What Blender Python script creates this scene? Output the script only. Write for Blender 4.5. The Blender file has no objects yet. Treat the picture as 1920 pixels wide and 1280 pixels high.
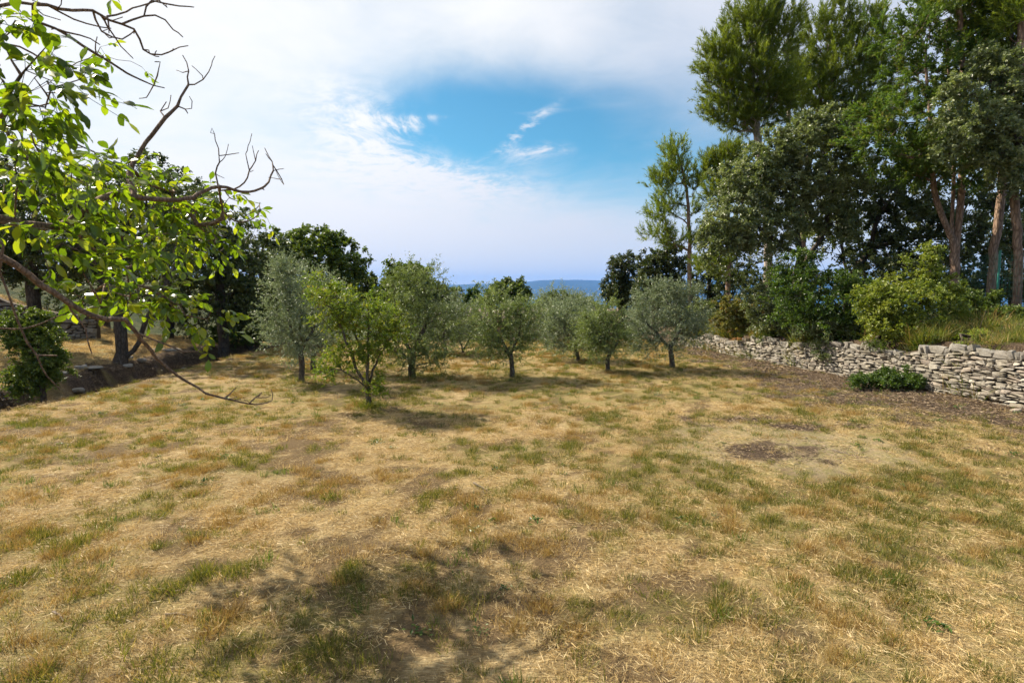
import bpy, math, random
import numpy as np

SC = bpy.context.scene
COL = SC.collection
RAD = math.radians

# ------------------------------------------------------------------ camera
F_PX = 1067.0                       # focal length in pixels of the 1920 px wide photograph
CAM_Z = 1.75
PITCH = math.atan(90.0 / F_PX)
cam_d = bpy.data.cameras.new("camera")
cam = bpy.data.objects.new("camera", cam_d)
COL.objects.link(cam)
cam.location = (0, 0, CAM_Z)
cam.rotation_euler = (math.pi / 2 - PITCH, 0, 0)
cam_d.sensor_width = 36.0
cam_d.lens = 36.0 * F_PX / 1920.0
cam_d.clip_start = 0.05
cam_d.clip_end = 30000
cam_d.dof.use_dof = True
cam_d.dof.focus_distance = 11.0
cam_d.dof.aperture_fstop = 5.6
SC.camera = cam

# ------------------------------------------------------------------ sun and sky
SUN_AZ, SUN_EL = 57.0, 42.0         # degrees left of the view direction, degrees above the horizon
SUN_DIR = np.array([-math.sin(RAD(SUN_AZ)) * math.cos(RAD(SUN_EL)),
                    math.cos(RAD(SUN_AZ)) * math.cos(RAD(SUN_EL)), math.sin(RAD(SUN_EL))])
sun_d = bpy.data.lights.new("sun", 'SUN')
sun_d.energy = 5.0
sun_d.angle = RAD(0.53)
sun_d.color = (1.0, 0.90, 0.73)
sun = bpy.data.objects.new("sun", sun_d)
COL.objects.link(sun)
from mathutils import Vector
sun.rotation_euler = Vector(SUN_DIR).to_track_quat('Z', 'Y').to_euler()
SKY_STRENGTH = 0.050
CLOUD = 0.43
SC.view_settings.view_transform = 'Standard'
SC.view_settings.look = 'None'
SC.view_settings.exposure = 1.05
SC.view_settings.gamma = 1.0
SC.view_settings.use_curve_mapping = False
SC.cycles.use_denoising = True
SC.cycles.max_bounces = 6
SC.cycles.use_adaptive_sampling = True
SC.cycles.adaptive_threshold = 0.02
SC.cycles.diffuse_bounces = 2
SC.cycles.transmission_bounces = 4
SC.cycles.sample_clamp_indirect = 4.0


def pix_dir(px, py):
    u = (px - 960.0) / F_PX
    v = -(py - 640.0) / F_PX
    c, s = math.cos(PITCH), math.sin(PITCH)
    return np.array([u, c + v * s, -s + v * c])


def P(px, py, Y):
    """point of the place that lies at depth Y on the sight line of a photograph pixel"""
    d = pix_dir(px, py)
    return np.array([0, 0, CAM_Z]) + d * (Y / d[1])


# ------------------------------------------------------------------ node helpers
def N(nt, kind, **kw):
    n = nt.nodes.new(kind)
    for k, v in kw.items():
        if k == 'inp':
            for kk, vv in v.items():
                n.inputs[kk].default_value = vv
        else:
            setattr(n, k, v)
    return n


def link(nt, a, b):
    nt.links.new(a, b)


def mathn(nt, op, a, b=None, c=None, clamp=False):
    n = nt.nodes.new('ShaderNodeMath')
    n.operation = op
    n.use_clamp = clamp
    for i, v in enumerate((a, b, c)):
        if v is None:
            continue
        if isinstance(v, (int, float)):
            n.inputs[i].default_value = v
        else:
            nt.links.new(v, n.inputs[i])
    return n.outputs[0]


def vmath(nt, op, a, b=None):
    n = nt.nodes.new('ShaderNodeVectorMath')
    n.operation = op
    for i, v in enumerate((a, b)):
        if v is None:
            continue
        if isinstance(v, (tuple, list, np.ndarray)):
            n.inputs[i].default_value = tuple(v)
        else:
            nt.links.new(v, n.inputs[i])
    return n


def mixc(nt, fac, a, b, mode='MIX'):
    n = nt.nodes.new('ShaderNodeMix')
    n.data_type = 'RGBA'
    n.blend_type = mode
    for i, v in ((0, fac), (6, a), (7, b)):
        if isinstance(v, (int, float)):
            n.inputs[i].default_value = v
        elif isinstance(v, (tuple, list)):
            n.inputs[i].default_value = (*v[:3], 1.0)
        else:
            nt.links.new(v, n.inputs[i])
    return n.outputs[2]


def ramp(nt, fac, stops, interp='LINEAR'):
    n = nt.nodes.new('ShaderNodeValToRGB')
    n.color_ramp.interpolation = interp
    e = n.color_ramp.elements
    while len(e) > len(stops):
        e.remove(e[-1])
    while len(e) < len(stops):
        e.new(0.5)
    for el, (p, c) in zip(e, stops):
        el.position = p
        el.color = (*c[:3], 1.0) if isinstance(c, (tuple, list)) else (c, c, c, 1)
    if fac is not None:
        nt.links.new(fac, n.inputs[0])
    return n.outputs[0]


def smooth(nt, v, a, b):
    n = nt.nodes.new('ShaderNodeMapRange')
    n.interpolation_type = 'SMOOTHSTEP'
    nt.links.new(v, n.inputs[0])
    n.inputs[1].default_value = a
    n.inputs[2].default_value = b
    return n.outputs[0]


def noise(nt, vec, scale, detail=4, rough=0.55, dist=0.0):
    n = nt.nodes.new('ShaderNodeTexNoise')
    n.inputs['Scale'].default_value = scale
    n.inputs['Detail'].default_value = detail
    n.inputs['Roughness'].default_value = rough
    n.inputs['Distortion'].default_value = dist
    if vec is not None:
        nt.links.new(vec, n.inputs['Vector'])
    return n.outputs[0]


# ------------------------------------------------------------------ world: Nishita sky with cloud decks
def build_world():
    w = bpy.data.worlds.new("World")
    SC.world = w
    w.use_nodes = True
    nt = w.node_tree
    nt.nodes.clear()
    out = N(nt, 'ShaderNodeOutputWorld')
    bg = N(nt, 'ShaderNodeBackground')
    bg.inputs['Strength'].default_value = SKY_STRENGTH
    sky = N(nt, 'ShaderNodeTexSky', sky_type='NISHITA')
    sky.sun_disc = False
    sky.sun_elevation = RAD(SUN_EL)
    sky.sun_rotation = RAD(-SUN_AZ)
    sky.altitude = 300
    sky.dust_density = 0.6
    sky.ozone_density = 1.5
    tc = N(nt, 'ShaderNodeTexCoord').outputs['Generated']
    d = vmath(nt, 'NORMALIZE', tc).outputs[0]
    sep = N(nt, 'ShaderNodeSeparateXYZ')
    link(nt, d, sep.inputs[0])
    z = mathn(nt, 'MAXIMUM', sep.outputs[2], 0.0)
    # cloud-deck coordinates: the direction projected on a high plane
    den = mathn(nt, 'ADD', z, 0.16)
    comb = N(nt, 'ShaderNodeCombineXYZ')
    link(nt, mathn(nt, 'DIVIDE', sep.outputs[0], den), comb.inputs[0])
    link(nt, mathn(nt, 'DIVIDE', sep.outputs[1], den), comb.inputs[1])
    q = comb.outputs[0]
    warp = N(nt, 'ShaderNodeTexNoise')
    warp.inputs['Scale'].default_value = 0.9
    warp.inputs['Detail'].default_value = 3
    link(nt, q, warp.inputs['Vector'])
    wv = vmath(nt, 'SCALE', vmath(nt, 'SUBTRACT', warp.outputs['Color'], (0.5, 0.5, 0.5)).outputs[0])
    wv.inputs['Scale'].default_value = 0.9
    q2 = vmath(nt, 'ADD', q, wv.outputs[0]).outputs[0]
    n_big = noise(nt, q2, 0.75, 6, 0.55)
    n_fine = noise(nt, q2, 3.2, 8, 0.62)

    def lobe(px, py, a, b, tilt=0.0):
        c = pix_dir(px, py)
        c = c / np.linalg.norm(c)
        dv = vmath(nt, 'SUBTRACT', d, c).outputs[0]
        if tilt:
            r = N(nt, 'ShaderNodeVectorRotate', rotation_type='Y_AXIS')
            r.inputs['Angle'].default_value = RAD(tilt)
            link(nt, dv, r.inputs[0])
            dv = r.outputs[0]
        dv = vmath(nt, 'MULTIPLY', dv, (1 / a, 1 / max(a, b), 1 / b)).outputs[0]
        ln = vmath(nt, 'DOT_PRODUCT', dv, dv).outputs['Value']
        return mathn(nt, 'EXPONENT', mathn(nt, 'MULTIPLY', ln, -1.0))

    def add(a, b):
        return mathn(nt, 'ADD', a, b)

    def mul(a, b):
        return mathn(nt, 'MULTIPLY', a, b)

    # gap between the cloud decks
    hole = mul(lobe(880, 225, 0.23, 0.082, 3), 1.15)
    hole = add(hole, mul(lobe(1130, 275, 0.30, 0.105, -4), 0.72))
    hole = add(hole, mul(lobe(1240, 360, 0.16, 0.08), 0.2))
    hole = add(hole, mul(lobe(1190, 15, 0.08, 0.05), 0.25))
    cover = add(mul(mathn(nt, 'SUBTRACT', n_big, 0.5), 0.85), mul(mathn(nt, 'SUBTRACT', n_fine, 0.5), 0.55))
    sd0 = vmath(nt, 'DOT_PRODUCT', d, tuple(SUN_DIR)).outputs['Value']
    cover = add(cover, add(0.10, mul(smooth(nt, sd0, -0.30, 0.42), 0.66)))  # cover thins away from the sun; unseen sky behind camera cleared to cut fill
    cover = mathn(nt, 'SUBTRACT', cover, mul(hole, 0.95))
    # small wisps in the gap
    fine2 = mathn(nt, 'ADD', 0.25, mul(smooth(nt, noise(nt, q2, 13.0, 6, 0.65), 0.36, 0.66), 0.75))
    wisp = mul(lobe(985, 240, 0.055, 0.010, 34), 1.0)
    wisp = add(wisp, mul(lobe(1000, 283, 0.055, 0.014, 2), 0.8))
    wisp = add(wisp, mul(lobe(770, 232, 0.035, 0.011, 5), 0.8))
    wisp = add(wisp, mul(lobe(880, 218, 0.16, 0.0045, 3), 0.35))
    wisp = add(wisp, mul(lobe(690, 250, 0.09, 0.05, -20), 0.7))
    wisp = add(wisp, mul(lobe(800, 335, 0.16, 0.03, -4), 0.7))
    cover = add(cover, mul(wisp, mul(fine2, 1.3)))
    cover = add(cover, mul(mathn(nt, 'SUBTRACT', 1.0, smooth(nt, z, 0.0, 0.22)), 0.45))
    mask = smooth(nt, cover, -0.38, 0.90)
    # forward scattering: the decks are brightest round the sun
    sd = vmath(nt, 'DOT_PRODUCT', d, tuple(SUN_DIR)).outputs['Value']
    glow = smooth(nt, sd, 0.30, 0.74)
    dim = (0.78, 0.84, 0.98)
    lit = (1.18, 1.18, 1.18)
    ccol = mixc(nt, glow, dim, lit)
    # texture of the deck itself, thicker parts greyer
    tex = smooth(nt, n_fine, 0.25, 0.8)
    ccol = mixc(nt, mathn(nt, 'MULTIPLY', tex, 0.30), ccol, mixc(nt, glow, (0.84, 0.87, 1.0), (1.26, 1.26, 1.26)))
    # pale veil low over the horizon
    low = mathn(nt, 'SUBTRACT', 1.0, smooth(nt, z, 0.02, 0.30))
    ccol = mixc(nt, mul(low, 0.85), ccol, mixc(nt, glow, (0.90, 0.93, 0.98), (1.12, 1.1, 1.12)))
    ccol_s = vmath(nt, 'SCALE', ccol)
    ccol_s.inputs['Scale'].default_value = CLOUD / SKY_STRENGTH
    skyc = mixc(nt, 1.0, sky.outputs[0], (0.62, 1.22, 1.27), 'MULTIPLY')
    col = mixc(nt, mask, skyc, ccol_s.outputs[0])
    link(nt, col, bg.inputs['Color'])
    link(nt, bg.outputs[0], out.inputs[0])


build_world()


# ------------------------------------------------------------------ numpy noise
def _hash(ix, iy, seed):
    h = (ix.astype(np.int64) * 374761393 + iy.astype(np.int64) * 668265263 + seed * 1442695041) & 0xFFFFFFFF
    h = ((h ^ (h >> 13)) * 1274126177) & 0xFFFFFFFF
    return ((h ^ (h >> 16)) & 0xFFFF) / 65535.0


def vnoise(x, y, seed=0):
    x = np.asarray(x, float); y = np.asarray(y, float)
    ix = np.floor(x); iy = np.floor(y)
    fx = x - ix; fy = y - iy
    fx = fx * fx * (3 - 2 * fx); fy = fy * fy * (3 - 2 * fy)
    a = _hash(ix, iy, seed); b = _hash(ix + 1, iy, seed)
    c = _hash(ix, iy + 1, seed); e = _hash(ix + 1, iy + 1, seed)
    return (a * (1 - fx) + b * fx) * (1 - fy) + (c * (1 - fx) + e * fx) * fy


def fbm(x, y, seed=0, octv=4):
    s = 0; amp = 0.5; tot = 0
    for o in range(octv):
        s = s + amp * vnoise(x * 2 ** o + 17.3 * o, y * 2 ** o - 9.1 * o, seed + o)
        tot += amp; amp *= 0.5
    return s / tot


def sst(x, a, b):
    t = np.clip((x - a) / (b - a), 0, 1)
    return t * t * (3 - 2 * t)


# ------------------------------------------------------------------ terrain
def wall_x(y):
    return 7.72 - 0.182 * (y - 8.6)


def wall_h(y):
    return np.interp(y, [0, 8.6, 18.6, 21], [1.12, 0.93, 0.45, 0.25])


def edge_x(y):
    return -7.38 - 0.03 * (y - 8.4) + 0.10 * np.sin(y * 0.7)


def height(x, y):
    x = np.asarray(x, float); y = np.asarray(y, float)
    near = 1 - sst(np.hypot(x, y), 30, 60)
    z = near * (0.16 * (fbm(x * 0.25, y * 0.25, 3) - 0.5) + 0.05 * (fbm(x * 1.7, y * 1.7, 11) - 0.5))
    # the ditch left of the field and the slope behind it
    s = edge_x(y) - x
    fade = 1 - sst(y, 17.0, 21.0)
    ditch = -1.15 * sst(s, -0.05, 0.8) + 1.12 * sst(s + 0.5 * (fbm(x * 0.9, y * 0.9, 23) - 0.5), 1.75, 2.35) + 0.10 * np.clip(s - 2.6, 0, 20) * sst(s, 2.4, 4) + 0.26 * np.clip(s - 6.5, 0, 18)
    ditch = ditch + near * sst(s, 0.3, 1.0) * 0.25 * (fbm(x * 1.1, y * 1.1, 21) - 0.5)
    z = z + ditch * fade + (1 - fade) * (0.05 * np.clip(s - 1, 0, 20) + 0.26 * np.clip(s - 6.5, 0, 18))
    # the terrace behind the dry stone wall
    t = x - wall_x(y)
    ht = wall_h(y) * (1 - sst(y, 19.5, 24))
    bank = ht * sst(t, 0.12, 0.34) + (0.30 * sst(t, 0.5, 2.2) + 0.035 * np.clip(t, 0, 14)) * sst(y, -4, 3)
    z = z + bank
    # lower terrace beyond the grove, then the valley
    yd = 20.5 + 9 * sst(x, 3.5, 8.5)
    z = z - 2.2 * sst(y - yd, 0, 4.5)
    r = np.hypot(x, y)
    z = z - 90 * sst(r, 55, 1500)
    return z


def bare_mask(x, y):
    """trampled pale straw round the worn spot"""
    d = pix_dir(1450, 835); k = -CAM_Z / d[2]
    q = ((x - d[0] * k) / 1.25) ** 2 + ((y - d[1] * k) / 1.0) ** 2
    return 1 - sst(q + (fbm(x * 2.5, y * 2.5, 39) - 0.5) * 1.6, 0.5, 1.4)


def mulch_mask(x, y):
    """bare brown earth and leaf mould: a strip along the wall foot and two worn spots"""
    t = wall_x(y) - x
    n = fbm(x * 1.3, y * 1.3, 31)
    width = np.interp(y, [4, 8, 11, 16, 19], [2.4, 2.9, 2.5, 1.5, 0.6])
    m = 1 - sst(t + (n - 0.5) * 3.2, width * 0.35, width * 1.25)
    for px, py, rx, ry in ((1450, 850, 0.50, 0.42), (1375, 788, 0.55, 0.34), (1520, 800, 0.6, 0.26), (1600, 745, 1.3, 0.8)):
        d = pix_dir(px, py); k = -CAM_Z / d[2]
        cx, cy = d[0] * k, d[1] * k
        q = ((x - cx) / rx) ** 2 + ((y - cy) / ry) ** 2
        m = np.maximum(m, (1 - sst(q + (fbm(x * 3.3, y * 3.3, 37) - 0.5) * 6.5, -0.3, 1.9)) * 0.8)
    s = edge_x(y) - x
    m = np.maximum(m, sst(s, 0.05, 0.35) * (1 - sst(s + 2.0 * (n - 0.5), 2.6, 4.0)) * (1 - sst(y, 19, 22)) * (0.45 + 0.75 * sst(fbm(x * 1.6, y * 1.6, 33), 0.35, 0.6)))
    return np.clip(m, 0, 1)


def thatch_mask(x, y):
    return sst(0.5 * fbm(x * 1.7, y * 1.7, 61) + 0.5 * fbm(x * 4.0, y * 4.0, 63, 3), 0.38, 0.58)


def green_mask(x, y):
    a = fbm(x * 0.7, y * 0.7, 41)
    b = fbm(x * 3.2, y * 3.2, 47)
    right = 0.12 * sst(x, -0.3, 2.5) + 0.05 * sst(y, 5, 9)
    return sst(0.55 * a + 0.45 * b + right, 0.45, 0.60)


# ------------------------------------------------------------------ mesh helpers
def make_mesh(name, V, F, attrs=None, smooth_sh=False):
    """V (n,3), F (m,k) uniform or list of such arrays"""
    V = np.asarray(V, np.float32)
    Fs = F if isinstance(F, list) else [F]
    Fs = [np.asarray(f, np.int32) for f in Fs if len(f)]
    me = bpy.data.meshes.new(name)
    me.vertices.add(len(V))
    me.vertices.foreach_set('co', V.ravel())
    nl = sum(f.size for f in Fs)
    npoly = sum(len(f) for f in Fs)
    me.loops.add(nl)
    me.polygons.add(npoly)
    me.loops.foreach_set('vertex_index', np.concatenate([f.ravel() for f in Fs]))
    tot = np.concatenate([np.full(len(f), f.shape[1], np.int32) for f in Fs])
    st = np.concatenate([[0], np.cumsum(tot)[:-1]]).astype(np.int32)
    me.polygons.foreach_set('loop_start', st)
    me.polygons.foreach_set('use_smooth', np.full(npoly, bool(smooth_sh)))
    if attrs:
        for k, a in attrs.items():
            at = me.attributes.new(k, 'FLOAT', 'POINT')
            at.data.foreach_set('value', np.asarray(a, np.float32))
    me.update()
    me.validate()
    return me


def obj(name, me, mat=None, parent=None, kind=None, loc=None):
    o = bpy.data.objects.new(name, me)
    COL.objects.link(o)
    if mat is not None and me is not None and not me.materials:
        me.materials.append(mat)
    if parent is not None:
        o.parent = parent
    if kind:
        o['kind'] = kind
    if loc is not None:
        o.location = loc
    return o


def thing(name, label, cat, loc, group=None):
    o = bpy.data.objects.new(name, None)
    o.empty_display_size = 0.2
    COL.objects.link(o)
    o.location = tuple(loc)
    o['label'] = label
    o['category'] = cat
    o['kind'] = 'thing'
    if group:
        o['group'] = group
    return o


def nrm(a):
    return a / np.maximum(np.linalg.norm(a, axis=-1, keepdims=True), 1e-9)


# ------------------------------------------------------------------ materials
def leaf_mat(name, stops, trans=0.4, tboost=(1.5, 1.5, 0.6), rough=0.45, spec=0.35):
    m = bpy.data.materials.new(name)
    m.use_nodes = True
    nt = m.node_tree
    nt.nodes.clear()
    out = N(nt, 'ShaderNodeOutputMaterial')
    at = N(nt, 'ShaderNodeAttribute', attribute_name='rnd')
    oi = N(nt, 'ShaderNodeObjectInfo')
    c = ramp(nt, at.outputs['Fac'], [(i / (len(stops) - 1), s) for i, s in enumerate(stops)])
    hsv = N(nt, 'ShaderNodeHueSaturation')
    link(nt, mathn(nt, 'ADD', mathn(nt, 'MULTIPLY', oi.outputs['Random'], 0.25), 0.87), hsv.inputs['Value'])
    link(nt, c, hsv.inputs['Color'])
    p = N(nt, 'ShaderNodeBsdfPrincipled')
    link(nt, hsv.outputs[0], p.inputs['Base Color'])
    p.inputs['Roughness'].default_value = rough
    p.inputs['Specular IOR Level'].default_value = spec
    t = N(nt, 'ShaderNodeBsdfTranslucent')
    link(nt, mixc(nt, 1.0, hsv.outputs[0], tboost, 'MULTIPLY'), t.inputs['Color'])
    mx = N(nt, 'ShaderNodeMixShader')
    mx.inputs[0].default_value = trans
    link(nt, p.outputs[0], mx.inputs[1])
    link(nt, t.outputs[0], mx.inputs[2])
    link(nt, mx.outputs[0], out.inputs[0])
    return m


def bark_mat(name, dark, light, scale=9.0, stretch=0.25, bump=0.5):
    m = bpy.data.materials.new(name)
    m.use_nodes = True
    nt = m.node_tree
    p = nt.nodes['Principled BSDF']
    tc = N(nt, 'ShaderNodeTexCoord').outputs['Object']
    mp = N(nt, 'ShaderNodeMapping')
    mp.inputs['Scale'].default_value = (1, 1, stretch)
    link(nt, tc, mp.inputs[0])
    n1 = noise(nt, mp.outputs[0], scale, 6, 0.65, 0.3)
    n2 = noise(nt, tc, scale * 0.35, 3, 0.5)
    v = N(nt, 'ShaderNodeTexVoronoi', feature='DISTANCE_TO_EDGE')
    v.inputs['Scale'].default_value = scale * 2.2
    link(nt, mp.outputs[0], v.inputs['Vector'])
    crack = smooth(nt, v.outputs['Distance'], 0.0, 0.22)
    f = mathn(nt, 'ADD', mathn(nt, 'MULTIPLY', n1, 0.7), mathn(nt, 'MULTIPLY', n2, 0.5))
    c = ramp(nt, f, [(0.35, dark), (0.78, light)])
    c = mixc(nt, mathn(nt, 'MULTIPLY', mathn(nt, 'SUBTRACT', 1.0, crack), 0.55), c, tuple(0.35 * k for k in dark))
    link(nt, c, p.inputs['Base Color'])
    p.inputs['Roughness'].default_value = 0.9
    p.inputs['Specular IOR Level'].default_value = 0.15
    b = N(nt, 'ShaderNodeBump')
    b.inputs['Strength'].default_value = bump
    b.inputs['Distance'].default_value = 0.03
    link(nt, mathn(nt, 'ADD', n1, mathn(nt, 'MULTIPLY', crack, 0.5)), b.inputs['Height'])
    link(nt, b.outputs[0], p.inputs['Normal'])
    return m


def stone_mat(name, stops, moss=0.15):
    m = bpy.data.materials.new(name)
    m.use_nodes = True
    nt = m.node_tree
    p = nt.nodes['Principled BSDF']
    geo = N(nt, 'ShaderNodeNewGeometry').outputs['Position']
    oi = N(nt, 'ShaderNodeObjectInfo')
    at = N(nt, 'ShaderNodeAttribute', attribute_name='rnd')
    r = mathn(nt, 'FRACT', mathn(nt, 'ADD', oi.outputs['Random'], at.outputs['Fac']))
    n1 = noise(nt, geo, 14, 6, 0.65)
    n2 = noise(nt, geo, 70, 4, 0.7)
    n3 = noise(nt, geo, 4.5, 3, 0.5)
    c = ramp(nt, r, [(i / (len(stops) - 1), s) for i, s in enumerate(stops)])
    c = mixc(nt, mathn(nt, 'MULTIPLY', smooth(nt, n1, 0.40, 0.68), 0.65), c, (0.16, 0.14, 0.115))
    c = mixc(nt, mathn(nt, 'MULTIPLY', smooth(nt, n2, 0.5, 0.75), 0.35), c, (0.68, 0.63, 0.54))
    c = mixc(nt, mathn(nt, 'MULTIPLY', smooth(nt, n3, 0.55, 0.75), moss), c, (0.17, 0.14, 0.06))
    link(nt, c, p.inputs['Base Color'])
    p.inputs['Roughness'].default_value = 0.92
    p.inputs['Specular IOR Level'].default_value = 0.2
    b = N(nt, 'ShaderNodeBump')
    b.inputs['Strength'].default_value = 0.6
    b.inputs['Distance'].default_value = 0.012
    link(nt, mathn(nt, 'ADD', n1, mathn(nt, 'MULTIPLY', n2, 0.5)), b.inputs['Height'])
    link(nt, b.outputs[0], p.inputs['Normal'])
    return m


def plain_mat(name, c1, c2, scale=20, rough=0.8, metal=0.0):
    m = bpy.data.materials.new(name)
    m.use_nodes = True
    nt = m.node_tree
    p = nt.nodes['Principled BSDF']
    g = N(nt, 'ShaderNodeNewGeometry').outputs['Position']
    link(nt, ramp(nt, noise(nt, g, scale, 4, 0.6), [(0.3, c1), (0.7, c2)]), p.inputs['Base Color'])
    p.inputs['Roughness'].default_value = rough
    p.inputs['Metallic'].default_value = metal
    return m


M = {}
M['bark_dark'] = bark_mat('bark_dark', (0.035, 0.028, 0.022), (0.13, 0.105, 0.085), 10)
M['bark_olive'] = bark_mat('bark_olive', (0.06, 0.05, 0.04), (0.20, 0.17, 0.135), 14)
M['bark_pine'] = bark_mat('bark_pine', (0.16, 0.095, 0.065), (0.42, 0.30, 0.22), 7)
M['bark_pale'] = bark_mat('bark_pale', (0.24, 0.19, 0.155), (0.52, 0.45, 0.38), 7)
M['bark_walnut'] = bark_mat('bark_walnut', (0.11, 0.07, 0.048), (0.27, 0.19, 0.14), 22, 0.5, 0.4)
M['leaf_olive'] = leaf_mat('leaf_olive', [(0.085, 0.11, 0.055), (0.16, 0.195, 0.105), (0.24, 0.28, 0.165), (0.42, 0.46, 0.34)], 0.22, (1.2, 1.3, 0.8), 0.42, 0.4)
M['leaf_olive_green'] = leaf_mat('leaf_olive_green', [(0.08, 0.11, 0.032), (0.145, 0.185, 0.06), (0.205, 0.25, 0.095), (0.33, 0.37, 0.20)], 0.28, (1.3, 1.4, 0.6), 0.42, 0.4)
M['leaf_holm'] = leaf_mat('leaf_holm', [(0.020, 0.032, 0.010), (0.044, 0.063, 0.018), (0.078, 0.102, 0.032), (0.14, 0.155, 0.07)], 0.25, (1.3, 1.4, 0.5), 0.38, 0.45)
M['leaf_holm_pale'] = leaf_mat('leaf_holm_pale', [(0.06, 0.082, 0.028), (0.12, 0.15, 0.056), (0.195, 0.225, 0.10), (0.33, 0.35, 0.21)], 0.3, (1.3, 1.4, 0.6), 0.4, 0.45)
M['leaf_oak'] = leaf_mat('leaf_oak', [(0.04, 0.065, 0.012), (0.075, 0.115, 0.02), (0.11, 0.155, 0.03), (0.16, 0.19, 0.05)], 0.35, (1.5, 1.5, 0.5), 0.45, 0.35)
M['leaf_pine'] = leaf_mat('leaf_pine', [(0.062, 0.095, 0.014), (0.12, 0.168, 0.024), (0.185, 0.24, 0.04), (0.27, 0.285, 0.07)], 0.4, (1.4, 1.4, 0.5), 0.5, 0.25)
M['leaf_cypress'] = leaf_mat('leaf_cypress', [(0.04, 0.07, 0.016), (0.075, 0.125, 0.028), (0.12, 0.18, 0.04), (0.22, 0.17, 0.06)], 0.38, (1.4, 1.5, 0.5), 0.5, 0.25)
M['leaf_walnut'] = leaf_mat('leaf_walnut', [(0.045, 0.08, 0.009), (0.09, 0.145, 0.012), (0.145, 0.215, 0.016), (0.25, 0.27, 0.025)], 0.52, (1.75, 1.8, 0.45), 0.25, 0.6)
M['leaf_yellow'] = leaf_mat('leaf_yellow', [(0.055, 0.10, 0.013), (0.10, 0.155, 0.022), (0.16, 0.205, 0.03), (0.26, 0.20, 0.05)], 0.42, (1.4, 1.4, 0.5), 0.45, 0.3)
M['leaf_bright'] = leaf_mat('leaf_bright', [(0.06, 0.10, 0.015), (0.14, 0.19, 0.03), (0.25, 0.29, 0.05), (0.36, 0.38, 0.10)], 0.38, (1.4, 1.4, 0.5), 0.42, 0.35)
M['leaf_green'] = leaf_mat('leaf_green', [(0.026, 0.052, 0.008), (0.055, 0.098, 0.016), (0.09, 0.145, 0.026), (0.15, 0.20, 0.05)], 0.35, (1.4, 1.5, 0.5), 0.4, 0.4)
M['leaf_rust'] = leaf_mat('leaf_rust', [(0.07, 0.10, 0.02), (0.13, 0.16, 0.03), (0.20, 0.21, 0.05), (0.22, 0.20, 0.05), (0.30, 0.10, 0.04)], 0.35, (1.3, 1.1, 0.6), 0.5, 0.3)
M['dead_fern'] = leaf_mat('dead_fern', [(0.20, 0.09, 0.03), (0.30, 0.15, 0.05), (0.36, 0.20, 0.08)], 0.3, (1.2, 1.0, 0.7), 0.6, 0.2)
M['straw'] = leaf_mat('straw', [(0.20, 0.125, 0.045), (0.45, 0.315, 0.125), (0.63, 0.475, 0.22), (0.75, 0.61, 0.35)], 0.32, (1.1, 1.0, 0.8), 0.5, 0.3)
M['straw_gold'] = leaf_mat('straw_gold', [(0.16, 0.10, 0.03), (0.33, 0.21, 0.07), (0.47, 0.33, 0.12), (0.30, 0.26, 0.08)], 0.32, (1.1, 1.0, 0.7), 0.5, 0.3)
M['grass_green'] = leaf_mat('grass_green', [(0.055, 0.075, 0.014), (0.10, 0.12, 0.024), (0.175, 0.175, 0.04), (0.38, 0.29, 0.11)], 0.35, (1.3, 1.3, 0.5), 0.5, 0.3)
M['grass_fresh'] = leaf_mat('grass_fresh', [(0.05, 0.09, 0.015), (0.09, 0.14, 0.03), (0.14, 0.19, 0.05), (0.26, 0.24, 0.09)], 0.35, (1.3, 1.4, 0.5), 0.5, 0.3)
M['litter_brown'] = leaf_mat('litter_brown', [(0.055, 0.04, 0.028), (0.115, 0.08, 0.054), (0.20, 0.14, 0.09), (0.42, 0.32, 0.20)], 0.15, (1.1, 1.0, 0.8), 0.6, 0.2)
M['bank_grass'] = leaf_mat('bank_grass', [(0.06, 0.09, 0.015), (0.11, 0.15, 0.025), (0.17, 0.19, 0.04), (0.28, 0.24, 0.07)], 0.4, (1.3, 1.3, 0.5), 0.5, 0.3)
M['stone'] = stone_mat('stone', [(0.27, 0.245, 0.20), (0.39, 0.35, 0.285), (0.18, 0.165, 0.145), (0.35, 0.31, 0.24), (0.28, 0.23, 0.19), (0.46, 0.42, 0.355), (0.24, 0.22, 0.195)], 0.45)
M['stone_grey'] = stone_mat('stone_grey', [(0.22, 0.205, 0.18), (0.29, 0.27, 0.235), (0.19, 0.17, 0.15)], 0.45)
M['soil'] = plain_mat('soil', (0.05, 0.038, 0.028), (0.11, 0.08, 0.055), 12, 0.95)
M['twig'] = bark_mat('twig', (0.16, 0.12, 0.09), (0.40, 0.33, 0.26), 30)


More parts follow.
